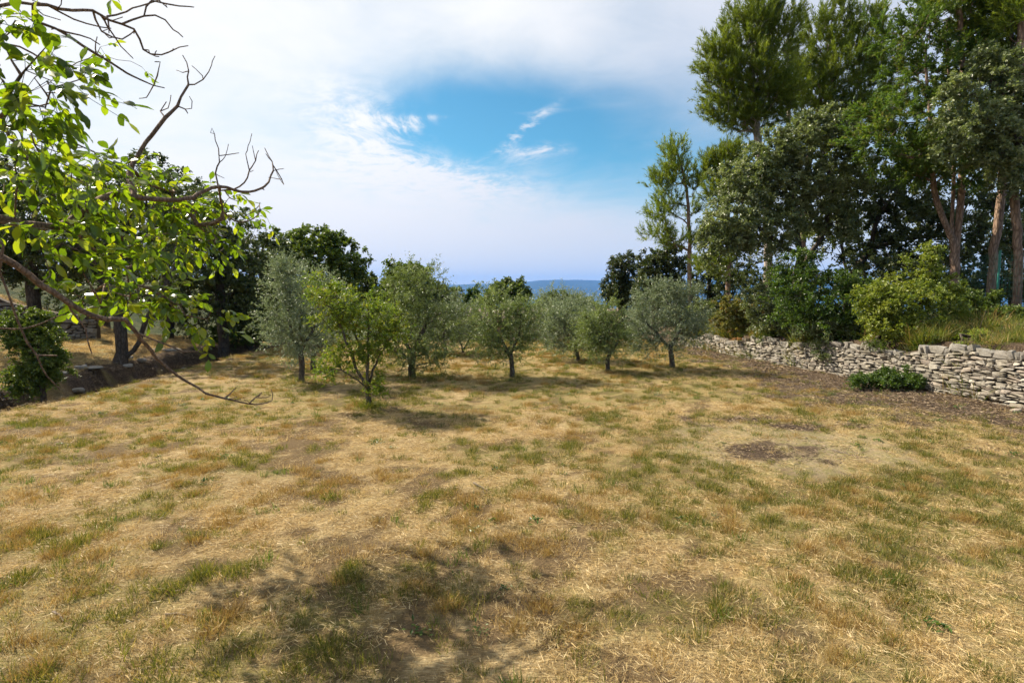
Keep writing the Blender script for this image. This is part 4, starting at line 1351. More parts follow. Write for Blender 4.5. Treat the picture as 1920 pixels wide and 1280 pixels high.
for i, (lab, px, py, sc, mt) in enumerate(rocks):
    v, f = stone_mesh(700 + i)
    if isinstance(py, tuple):               # metres beyond the lawn edge, metres ahead
        p = np.array([float(edge_x(py[1])) - py[0], py[1], 0.0]); p[2] = float(height(p[0], p[1]))
    else:
        p = G(px, py, 0)
    o = obj('rock', make_mesh('rock', v * np.array(sc), f, None, True), M[mt])
    md = o.modifiers.new('round', 'SUBSURF'); md.levels = 1; md.render_levels = 1
    o.location = (p[0], p[1], p[2] + sc[2] * 0.28)
    o.rotation_euler = (rngr.normal(0, 0.08), rngr.normal(0, 0.08), rngr.uniform(0, 3))
    if i == 0:
        o.rotation_euler = (0, 0, math.radians(95)); o.location.x += 0.12
    o['label'] = lab; o['category'] = 'rock'; o['group'] = 'loose stones'

# dead fern on the wall
def fronds(name, label, cat, p, n, L, mat, seed, spread=1.0, part='frond', width=0.012, up=0.5):
    rng = np.random.default_rng(seed)
    root = thing(name, label, cat, p)
    Vs, Fs, Rs = [], [], []
    o_ = 0
    for i in range(n):
        az = rng.uniform(0, 2 * np.pi)
        d = nrm(np.array([math.cos(az) * spread, math.sin(az) * spread, up + rng.random() * 0.5]))
        l = L * rng.uniform(0.6, 1.2)
        side = nrm(np.cross(d, [0, 0, 1.0]))
        prev = None
        for q in range(5):
            t = q / 4
            c = d * l * t + np.array([0, 0, -0.6 * l * t * t])
            w = width * (1 - t * 0.95)
            Vs += [c - side * w, c + side * w]
        for q in range(4):
            Fs.append([o_ + 2 * q, o_ + 2 * q + 1, o_ + 2 * q + 3, o_ + 2 * q + 2])
        o_ += 10
        Rs += [rng.random()] * 10
    obj(part, make_mesh(part, np.array(Vs), np.array(Fs), {'rnd': Rs}), M[mat], root, kind='stuff')
    return root


pf = P(1362, 636, 15.9)
pf[0] = wall_x(pf[1]) - 0.06
fronds('dead_fern', 'rust-brown dead plant hanging on the far part of the stone wall', 'plant', pf, 90, 0.32, 'dead_fern', 5, 1.0, 'fronds', 0.01, 0.3)

#@@FENCE
# ------------------------------------------------------------------ green wire fence on the terrace
def tube(V, Fq, a, b_, r, k=6):
    a = np.asarray(a, float); b_ = np.asarray(b_, float)
    d = nrm(b_ - a)
    ref = np.array([1.0, 0, 0]) if abs(d[2]) > 0.9 else np.array([0, 0, 1.0])
    U = nrm(np.cross(ref, d)); W = np.cross(d, U)
    o_ = len(V)
    for c in (a, b_):
        for i in range(k):
            t = 2 * math.pi * i / k
            V.append(c + r * (math.cos(t) * U + math.sin(t) * W))
    for i in range(k):
        j = (i + 1) % k
        Fq.append([o_ + i, o_ + j, o_ + k + j, o_ + k + i])


m_fence = plain_mat('green_paint', (0.012, 0.11, 0.085), (0.02, 0.17, 0.13), 30, 0.4)
f0 = P(1865, 620, 13.0)
posts = [(f0[0], f0[1]), (f0[0] + 2.4, f0[1] - 0.35), (f0[0] + 4.8, f0[1] - 0.7), (f0[0] + 0.9, f0[1] + 2.4)]
fb = np.array([f0[0], f0[1], float(height(f0[0], f0[1]))])
fence = thing('wire_fence', 'green welded wire fence with a slim green corner post behind the wall', 'fence', fb)
post_top = []
for i, (x, y) in enumerate(posts):
    gz = float(height(x, y))
    V, Fq = [], []
    tube(V, Fq, (x - fb[0], y - fb[1], gz - 0.2 - fb[2]), (x - fb[0], y - fb[1], gz + 1.5 - fb[2]), 0.024, 8)
    tube(V, Fq, (x - fb[0], y - fb[1], gz + 1.5 - fb[2]), (x - fb[0], y - fb[1], gz + 1.52 - fb[2]), 0.028, 8)
    obj('post', make_mesh('post', np.array(V), np.array(Fq), None, True), m_fence, fence)
for (i, j) in ((0, 1), (1, 2), (0, 3)):
    V, Fq = [], []
    (xa, ya), (xb, yb) = posts[i], posts[j]
    za, zb = float(height(xa, ya)), float(height(xb, yb))
    A = np.array([xa, ya, za]) - fb; B = np.array([xb, yb, zb]) - fb
    for h in np.arange(0.08, 1.5, 0.1016):
        tube(V, Fq, A + [0, 0, h], B + [0, 0, h], 0.0018, 3)
    nn = int(np.linalg.norm(B - A) / 0.076)
    for q in range(nn + 1):
        c = A + (B - A) * q / nn
        tube(V, Fq, c + [0, 0, 0.05], c + [0, 0, 1.48], 0.0014, 3)
    obj('wire_mesh', make_mesh('wire_mesh', np.array(V), np.array(Fq)), m_fence, fence, kind='stuff')

# ------------------------------------------------------------------ low stone house beyond the grove
m_plaster = plain_mat('house_plaster', (0.20, 0.155, 0.11), (0.30, 0.24, 0.175), 3, 0.9)
m_tile = plain_mat('roof_tile', (0.10, 0.075, 0.055), (0.20, 0.15, 0.11), 5, 0.9)
h0 = P(1152, 600, 27.0)
hb = np.array([1.0, 29.0, float(height(1.0, 29.0)) - 0.3])


def box(x0, x1, y0, y1, z0, z1):
    V = [(x, y, z) for z in (z0, z1) for y in (y0, y1) for x in (x0, x1)]
    Fq = [(0, 2, 3, 1), (4, 5, 7, 6), (0, 1, 5, 4), (2, 6, 7, 3), (0, 4, 6, 2), (1, 3, 7, 5)]
    return np.array(V, float), np.array(Fq)


house = thing('stone_house', 'low tile-roofed stone house half hidden behind the olive grove', 'house', hb)
xr = h0[0] + 0.55 - hb[0]                      # gable end on the right
xl = -4.6
ez, rz = 2.35, 2.95                            # eaves and ridge above base
zs = 1.75 - 40 / F_PX * 27 - hb[2]             # height of the visible roof edge
ez = zs - 0.35; rz = zs + 0.15
Vw = np.array([(xl, -2, 0), (xr, -2, 0), (xr, 2, 0), (xl, 2, 0), (xl, -2, ez), (xr, -2, ez), (xr, 2, ez), (xl, 2, ez), (xl, 0, rz), (xr, 0, rz)], float)
me = make_mesh('wall', Vw, [np.array([(0, 1, 5, 4), (2, 3, 7, 6)]), np.array([(1, 2, 6, 9, 5), (3, 0, 4, 8, 7)])])
obj('wall', me, m_plaster, house)
roof = obj('roof', make_mesh('roof', np.array([(xl - .25, -2.3, ez - .03), (xr + .2, -2.3, ez - .03), (xr + .2, 0, rz + .06), (xl - .25, 0, rz + .06), (xl - .25, 2.3, ez - .03), (xr + .2, 2.3, ez - .03),
                                              (xl - .25, -2.3, ez - .11), (xr + .2, -2.3, ez - .11), (xr + .2, 2.3, ez - .11), (xl - .25, 2.3, ez - .11), (xl - .25, 0, rz - .02), (xr + .2, 0, rz - .02)]),
                             np.array([(0, 1, 2, 3), (3, 2, 5, 4), (7, 6, 10, 11), (11, 10, 9, 8), (0, 6, 7, 1), (4, 5, 8, 9), (1, 7, 11, 2), (2, 11, 8, 5), (0, 3, 10, 6), (3, 4, 9, 10)])), m_tile, house)
V, Fq = [], []
nt_ = int((xr - xl + 0.45) / 0.24)
for i in range(nt_):
    x = xl - 0.15 + i * 0.24
    for s in (-1, 1):
        tube(V, Fq, (x, s * 2.3, ez - 0.0), (x, 0, rz + 0.09), 0.075, 6)
obj('tile_rows', make_mesh('tile_rows', np.array(V), np.array(Fq), None, True), m_tile, roof, kind='stuff')
v, f = box(xl + 1.2, xl + 2.0, -2.04, -2.0, 0.8, 1.8)
w_ = obj('window', make_mesh('window', v, f), plain_mat('shutter', (0.10, 0.12, 0.13), (0.16, 0.18, 0.19), 8, 0.6), house)

#@@WALNUT
# ------------------------------------------------------------------ walnut tree reaching in from the left
def walnut():
    rng = np.random.default_rng(301)
    tb = np.array([-4.7, 2.3, float(height(-4.7, 2.3)) - 0.05])
    root = thing('walnut_tree', 'walnut tree reaching in from the left with sunlit yellow-green leaves and bare twigs', 'walnut tree', tb)
    sk = Skel()
    crown = tb + np.array([0.1, 0.15, 1.75])
    sk.polyline([tb, tb + [0.05, 0.05, 0.8], crown, crown + [-0.1, 0.1, 0.9], crown + [-0.2, 0.3, 1.9], crown + [0.1, 0.5, 2.8]], -1, 0.12, 0.006, rng)

    def br(pts, Y0, Y1, frm=None, via=None, r0=0.0, r1=0.003):
        n = len(pts)
        w = [P(x, y, Y0 + (Y1 - Y0) * i / max(n - 1, 1)) for i, (x, y) in enumerate(pts)]
        if frm is not None:
            k = sk.nearest(frm)
            lead = [sk.p[k]] + ([np.asarray(v) for v in via] if via else []) + w
        else:
            k = sk.nearest(w[0])
            lead = [sk.p[k]] + w[1:]
        if not r0:
            r0 = 0.0022 + 0.00085 * n
        return sk.polyline(lead, k, 0.06, 0.004, rng, r0, r1)
    c0 = crown
    # main limbs
    br([(0, 410), (67, 425), (118, 420), (161, 397), (188, 373), (222, 362), (269, 372), (336, 375), (370, 365), (413, 348), (454, 360), (487, 353), (504, 339), (511, 309), (496, 279)], 3.0, 4.9, c0 + [0, 0, 0.35], [P(-180, 400, 2.8)], 0.034)
    br([(222, 362), (245, 322), (265, 282), (296, 239), (323, 212), (339, 185), (353, 158), (354, 134), (343, 107)], 3.85, 4.2, r0=0.018)
    br([(0, 481), (50, 515), (101, 548), (151, 582), (202, 600), (232, 599), (265, 636), (292, 669), (336, 706), (386, 736), (437, 750), (480, 758), (511, 752)], 2.6, 3.9, c0 + [0, 0, 0.1], [P(-160, 440, 2.5)], 0.026)
    br([(0, 511), (20, 568), (37, 619), (67, 666), (87, 706), (111, 730)], 2.45, 2.7, c0 + [0, 0, -0.1], [P(-100, 440, 2.4)], 0.014)
    br([(118, 427), (161, 457), (188, 474), (228, 498), (249, 518), (262, 560)], 3.35, 3.8)
    br([(161, 400), (202, 417), (228, 444), (228, 484), (242, 538), (235, 585)], 3.45, 3.8)
    br([(101, 548), (134, 585), (161, 619), (171, 662)], 2.9, 3.0)
    br([(0, 615), (67, 609), (128, 585), (232, 572)], 3.1, 3.6, c0 + [0, 0, -0.2], [P(-150, 560, 2.9)])
    br([(265, 636), (319, 649), (370, 659), (386, 646)], 3.15, 3.4)
    br([(0, 10), (60, 7), (134, 20), (175, 23), (202, 37), (252, 55), (269, 91), (292, 104), (316, 97), (353, 84)], 3.0, 3.8, c0 + [0, 0, 1.6], [P(-150, 40, 2.9)], 0.015)
    br([(175, 23), (202, 50), (228, 87), (249, 111)], 3.35, 3.5)
    br([(175, 23), (235, 23), (279, 7), (330, -15)], 3.35, 3.7)
    br([(235, 23), (292, 27), (323, 54), (343, 69)], 3.4, 3.7)
    br([(252, 2), (286, 2), (336, 13), (366, 13)], 3.4, 3.7)
    br([(60, 7), (64, 37), (104, 54), (148, 67), (188, 84)], 3.1, 3.3)
    br([(104, 54), (180, 100), (235, 134), (265, 151), (309, 165)], 3.2, 3.6)
    br([(285, 158), (297, 140), (300, 118)], 3.55, 3.6)
    br([(0, 222), (40, 202), (94, 192)], 2.7, 2.9, c0 + [0, 0, 0.8], [P(-160, 260, 2.6)])
    br([(0, 235), (67, 249), (134, 265), (188, 292)], 2.9, 3.5, c0 + [0, 0, 0.8], [P(-160, 260, 2.7)])
    br([(370, 372), (420, 400), (454, 417), (484, 403), (487, 380)], 4.45, 4.9)
    br([(407, 350), (407, 326), (412, 292), (398, 240)], 4.5, 4.6)
    br([(412, 290), (447, 287)], 4.55, 4.6)
    br([(353, 160), (380, 150), (396, 121)], 4.15, 4.2)
    br([(331, 200), (361, 205)], 4.1, 4.1)
    br([(300, 232), (299, 208), (314, 191)], 4.05, 4.05)
    br([(67, 666), (107, 664)], 2.6, 2.6)
    br([(417, 348), (450, 350), (468, 320), (484, 282)], 4.5, 4.8)
    br([(470, 318), (461, 290)], 4.7, 4.7)
    br([(500, 343), (533, 346)], 4.85, 4.9)
    br([(140, 22), (190, 60), (230, 72), (253, 55)], 3.3, 3.5)
    br([(100, 12), (160, 45), (210, 55)], 3.2, 3.4)
    br([(420, 745), (436, 735), (443, 726)], 3.75, 3.8)
    br([(458, 754), (490, 735)], 3.8, 3.85)
    # bare spurs on the dead twigs
    bare = [i for i in range(len(sk.p)) if sk.minr.get(i, 1) < 0.012 and sk.p[i][1] > 2.9 and (sk.p[i][2] > 2.55 or sk.p[i][2] < 1.15)]
    for i in rng.choice(bare, 46, replace=False):
        d = nrm(sk.p[i] - sk.p[sk.par[i]] + rng.normal(0, 0.75, 3) * 0.06 * [1, .6, 1] / 0.06)
        l = rng.uniform(0.03, 0.16)
        a = sk.p[i]
        k = sk.polyline([a, a + d * l * 0.5 + rng.normal(0, 0.01, 3), a + d * l + [0, 0, 0.25 * l]], int(i), 0.04, 0.002, rng, 0.0032, 0.002)
    # limbs outside the picture that carry the rest of the crown
    for tgt in ((-3.2, 4.6, 4.3), (-4.2, 5.6, 3.9), (-2.4, 3.4, 4.8), (-5.6, 4.4, 4.6), (-3.6, 2.2, 5.2), (-1.9, 4.6, 4.6), (-6.0, 2.4, 4.2)):
        k = sk.nearest(c0 + [0, 0, 1.2])
        t = np.array(tgt)
        sk.polyline([sk.p[k], 0.5 * (sk.p[k] + t) + [0, 0, 0.3], t], k, 0.12, 0.01, rng)
    lobes = [LB(55, 130, 90, 85, 2.7, 2.4), LB(40, 250, 110, 70, 2.9, 1.5), LB(130, 330, 110, 60, 3.3, 1.4), LB(60, 400, 90, 45, 3.1), LB(230, 330, 60, 36, 3.8),
             LB(300, 365, 80, 34, 4.2, 1.5), LB(360, 390, 75, 50, 4.6, 1.0), LB(420, 430, 50, 45, 4.8, 0.8), LB(330, 440, 90, 36, 4.4, 0.8), LB(280, 530, 80, 60, 4.0, 1.1),
             LB(340, 580, 60, 50, 3.9, 1.2), LB(230, 470, 60, 40, 3.6), LB(180, 540, 70, 40, 3.3), LB(110, 350, 90, 50, 4.6, 1.0), LB(40, 300, 70, 50, 4.5, .8), LB(480, 395, 26, 18, 4.9, 1.5), LB(70, 480, 80, 45, 2.9, .5),
             LB(290, 620, 40, 16, 3.6, .4), LB(20, 60, 55, 50, 2.6, 1.2)]
    pts, outd = sample_lobes(lobes, 240, rng, 0.6)
    out_l = [(-5.4, 4.4, 2.9, 0.8, 0.8, 0.5), (-3.2, 4.6, 4.4, 0.9, 0.9, 0.5), (-4.2, 5.6, 3.9, 0.8, 0.8, 0.5), (-2.4, 3.5, 4.9, 0.8, 0.8, 0.4), (-5.6, 4.4, 4.6, 0.9, 0.9, 0.5), (-3.6, 2.2, 5.2, 1.0, 0.9, 0.5), (-2.0, 4.5, 4.7, 0.7, 0.7, 0.4), (-6.0, 2.4, 4.2, 0.9, 0.9, 0.6)]
    p2, o2 = sample_lobes(out_l, 34, rng, 0.6)
    pts = np.vstack([pts, p2]); outd = np.vstack([outd, o2])
    tips = sk.grow(pts, rng, 0.09, 0.012, 0.2, 0.05, 0.05)
    r = sk.radii(0.12, 0.0024, 1.5)
    # upper limbs in the picture are slim
    pp = np.array(sk.p)
    for i, v in sk.minr.items():
        r[i] = min(r[i], v * 1.3)
    inview = (pp[:, 1] > 2.35) & (pp[:, 0] > -3.6)
    r = np.where(inview, np.minimum(r, 0.034), r)
    tm = sk.tube_mesh('trunk', r, 6, 0.3, tb)
    obj('trunk', tm, M['bark_walnut'], root)
    # leaflet shapes: obovate blades folded along the midrib and arched
    LEAVES = []
    for i in range(16):
        q = np.random.default_rng(900 + i % 8)
        fold = q.uniform(0.10, 0.34); arch = q.uniform(0.05, 0.42); tw = q.normal(0, 0.2)
        ts = np.array([0.0, 0.16, 0.36, 0.58, 0.78, 0.92, 1.0])
        ws = np.array([0.02, 0.26, 0.46, 0.52, 0.40, 0.18, 0.0]) * 0.45
        if i >= 8:                      # fewer rows for the small far leaflets
            ts = ts[[0, 2, 3, 4, 6]]; ws = ws[[0, 2, 3, 4, 6]]
        V = []
        for t, w in zip(ts, ws):
            z = -arch * t * t
            for s in (-1, 0, 1):
                wav = 0.02 * math.sin(9 * t + i) * abs(s)
                V.append((s * w, t * (1 - 0.18 * arch * t), z + abs(s) * w * fold + wav + tw * s * w * t))
        Fq = []
        for j in range(len(ts) - 1):
            a = 3 * j
            Fq += [(a, a + 1, a + 4, a + 3), (a + 1, a + 2, a + 5, a + 4)]
        LEAVES.append((np.array(V), np.array(Fq)))
    MES = []
    for i, (v, f) in enumerate(LEAVES[:8]):
        for j in range(2):
            me = make_mesh('leaf', v, f, {'rnd': np.full(len(v), (i * 0.37 + j * 0.53) % 1.0)}, True)
            me.materials.append(M['leaf_walnut'])
            MES.append(me)
    items = []
    RV, RF = [], []
    for p, o_ in zip(pts, outd):
        nc = rng.integers(1, 4)
        for c in range(nc):
            d = nrm(o_ * 0.6 + rng.normal(0, 0.55, 3) + np.array([0.15, 0, 0.0]))
            L = rng.uniform(0.11, 0.21)
            npair = rng.integers(2, 4)
            side = nrm(np.cross(d, [0, 0, 1.0]) + rng.normal(0, 0.25, 3))
            q0 = p
            V_, F_ = [], []
            tube(V_, F_, p, p + d * L + [0, 0, -0.25 * L], 0.0016, 3)
            n0 = sum(len(v) for v in RV)
            RV.append(np.array(V_)); RF.append(np.array(F_) + n0)
            for j in range(npair):
                t = 0.35 + 0.6 * (j + 0.5) / npair
                c_ = p + d * L * t + np.array([0, 0, -0.25 * L * t * t])
                for s in (-1, 1):
                    ld = nrm(d * 0.5 + side * s * 0.9 + np.array([0, 0, -0.45]) + rng.normal(0, 0.28, 3))
                    items.append((c_, ld, rng.uniform(0.042, 0.098) * (0.75 + 0.35 * t)))
            items.append((p + d * L + [0, 0, -0.25 * L], nrm(d + np.array([0, 0, -0.5]) + rng.normal(0, 0.2, 3)), rng.uniform(0.07, 0.11)))
    vis = []
    for c_, ld, s in items:
        v = c_ - np.array([0, 0, CAM_Z])
        px = 960 + v[0] / max(v[1], .3) * F_PX
        py = 550 - v[2] / max(v[1], .3) * F_PX
        vis.append(s / max(v[1], .3) if (v[1] > 0.5 and -10 < px < 1930 and -10 < py < 1280) else 0)
    order = np.argsort(-np.array(vis))
    Vs, Fs, Rs = [], [], []
    off = 0
    from mathutils import Matrix
    for rank, i in enumerate(order):
        c_, ld, s = items[i]
        nor = nrm(rng.normal(0, 0.55, 3) + np.array([0, 0, 1.0]))
        X = nrm(np.cross(ld, nor)); Z = np.cross(X, ld)
        Rm = np.stack([X, ld, Z], 1)
        ws = rng.uniform(0.85, 1.15)
        if rank < 300 and vis[i] > 0:
            o = obj('leaf', MES[int(rng.integers(len(MES)))], None, root)
            m4 = Matrix([[*(Rm[a] * np.array([s * ws, s, s])), (c_ - tb)[a]] for a in range(3)] + [[0, 0, 0, 1]])
            o.matrix_local = m4
        else:
            v, f = LEAVES[8 + int(rng.integers(8))]
            Vs.append((v * np.array([s * ws, s, s])) @ Rm.T + c_ - tb)
            Fs.append(f + off); off += len(v)
            Rs.append(np.full(len(v), rng.random()))
    obj('foliage', make_mesh('foliage', np.vstack(Vs), np.vstack(Fs), {'rnd': np.concatenate(Rs)}, True), M['leaf_walnut'], root, kind='stuff')
    obj('leaf_stalks', make_mesh('leaf_stalks', np.vstack(RV) - tb, np.vstack(RF)), M['leaf_oak'], root, kind='stuff')
    print('walnut leaflets', len(items))


walnut()

#@@GRASS
# ------------------------------------------------------------------ grass and straw (stuff): instanced tufts
def blade_tuft(name, mat, seed, n, h, spread, w, lean=0.5, lie=False, radius=0.05, curl=0.5):
    rng = np.random.default_rng(seed)
    V, T, Q, R = [], [], [], []
    for i in range(n):
        az = rng.uniform(0, 2 * np.pi)
        c = np.array([*(rng.normal(0, radius, 2)), 0])
        hh = h * rng.uniform(0.45, 1.15)
        if lie:
            d = np.array([math.cos(az), math.sin(az), rng.uniform(-0.05, 0.28)])
            c[2] = rng.uniform(0.002, 0.016)
        else:
            a2 = math.atan2(c[1], c[0]) + rng.normal(0, 0.9)
            l = lean * rng.uniform(0.1, 1.3)
            d = np.array([math.cos(a2) * l, math.sin(a2) * l, 1.0])
        d = nrm(d)
        s = nrm(np.cross(d, [math.sin(az * 3), math.cos(az * 5), 0.9]))
        ww = w * rng.uniform(0.6, 1.3)
        bend = np.array([d[0], d[1], -0.4 if not lie else 0.0]) * curl * hh * 0.35
        m = c + d * hh * 0.55 + bend * 0.25
        e = c + d * hh + bend
        o_ = len(V)
        V += [c - s * ww, c + s * ww, m + s * ww * 0.75, m - s * ww * 0.75, e]
        Q.append([o_, o_ + 1, o_ + 2, o_ + 3]); T.append([o_ + 3, o_ + 2, o_ + 4])
        R += [rng.random()] * 5
    me = make_mesh(name, np.array(V), [np.array(Q), np.array(T)], {'rnd': R})
    me.materials.append(M[mat])
    return me


def leafy_tuft(name, mat, seed, n, L, W):
    rng = np.random.default_rng(seed)
    pos = np.stack([rng.normal(0, 0.03, n), rng.normal(0, 0.03, n), rng.uniform(0.0, 0.03, n)], 1)
    az = rng.uniform(0, 2 * np.pi, n)
    d = nrm(np.stack([np.cos(az), np.sin(az), rng.uniform(0.1, 0.9, n)], 1))
    V, Fm = place(LEAF4, [(0, 1, 2, 3)], pos, d, np.tile([0, 0, 1.0], (n, 1)), np.full(n, L) * rng.uniform(.6, 1.2, n), np.full(n, W))
    me = make_mesh(name, V, Fm, {'rnd': np.repeat(rng.random(n), 4)})
    me.materials.append(M[mat])
    return me


def scatter(name, label, pts, rot, scl, meshes, cat=None):
    """one stuff object: points that carry tuft meshes through geometry nodes"""
    rng = np.random.default_rng(len(pts))
    me = bpy.data.meshes.new(name)
    me.vertices.add(len(pts))
    me.vertices.foreach_set('co', np.asarray(pts, np.float32).ravel())
    a = me.attributes.new('rot', 'FLOAT_VECTOR', 'POINT'); a.data.foreach_set('vector', np.asarray(rot, np.float32).ravel())
    a = me.attributes.new('scl', 'FLOAT_VECTOR', 'POINT'); a.data.foreach_set('vector', np.asarray(scl, np.float32).ravel())
    a = me.attributes.new('idx', 'INT', 'POINT'); a.data.foreach_set('value', rng.integers(0, len(meshes), len(pts)).astype(np.int32))
    col = bpy.data.collections.new(name + '_tufts')
    for m in meshes:
        col.objects.link(bpy.data.objects.new(name + '_tuft', m))
    ng = bpy.data.node_groups.new(name, 'GeometryNodeTree')
    ng.interface.new_socket('Geometry', in_out='INPUT', socket_type='NodeSocketGeometry')
    ng.interface.new_socket('Geometry', in_out='OUTPUT', socket_type='NodeSocketGeometry')
    gi = ng.nodes.new('NodeGroupInput'); go = ng.nodes.new('NodeGroupOutput')
    ci = ng.nodes.new('GeometryNodeCollectionInfo')
    ci.inputs['Collection'].default_value = col
    ci.inputs['Separate Children'].default_value = True
    ci.inputs['Reset Children'].default_value = True
    m2p = ng.nodes.new('GeometryNodeMeshToPoints')
    iop = ng.nodes.new('GeometryNodeInstanceOnPoints')
    iop.inputs['Pick Instance'].default_value = True

    def attr(nm, ty):
        n = ng.nodes.new('GeometryNodeInputNamedAttribute')
        n.data_type = ty
        n.inputs['Name'].default_value = nm
        return n.outputs['Attribute']
    e2r = ng.nodes.new('FunctionNodeEulerToRotation')
    ng.links.new(attr('rot', 'FLOAT_VECTOR'), e2r.inputs[0])
    ng.links.new(gi.outputs[0], m2p.inputs['Mesh'])
    ng.links.new(m2p.outputs[0], iop.inputs['Points'])
    ng.links.new(ci.outputs[0], iop.inputs['Instance'])
    ng.links.new(attr('idx', 'INT'), iop.inputs['Instance Index'])
    ng.links.new(e2r.outputs[0], iop.inputs['Rotation'])
    ng.links.new(attr('scl', 'FLOAT_VECTOR'), iop.inputs['Scale'])
    ng.links.new(iop.outputs[0], go.inputs[0])
    o = obj(name, me, None, kind='stuff')
    o['label'] = label
    o['category'] = cat or 'grass'
    md = o.modifiers.new('scatter', 'NODES')
    md.node_group = ng
    return o


def wedge(rng, dens, y0, y1, xmax=None, margin=1.12):
    """random ground points of the visible field; dens per square metre as a function of distance"""
    out = []
    ys = np.concatenate([[y0], np.geomspace(max(y0, 0.8), y1, 30)[1:]])
    for a, b_ in zip(ys[:-1], ys[1:]):
        hw = 0.92 * b_ * margin + 1.5
        area = 2 * hw * (b_ - a)
        n = rng.poisson(area * dens(0.5 * (a + b_)))
        x = rng.uniform(-hw, hw, n); y = rng.uniform(a, b_, n)
        out.append(np.stack([x, y], 1))
    return np.vstack(out)


def on_field(p):
    x, y = p[:, 0], p[:, 1]
    return (x > edge_x(y) - 0.05) & (x < wall_x(y) - 0.02) & (y < 22.5 + 8 * sst(x, 3.5, 8.5))


def ground3(p):
    return np.column_stack([p, height(p[:, 0], p[:, 1]) - 0.004])


def rots(rng, n, tilt=0.15):
    return np.column_stack([rng.normal(0, tilt, n), rng.normal(0, tilt, n), rng.uniform(0, 6.283, n)])


def scl_(rng, p, lo, hi, grow=0.0):
    s = rng.uniform(lo, hi, len(p)) * (1 + grow * np.clip(p[:, 1] - 6, 0, 14) / 14)
    return np.column_stack([s, s, s * rng.uniform(0.8, 1.2, len(p))])


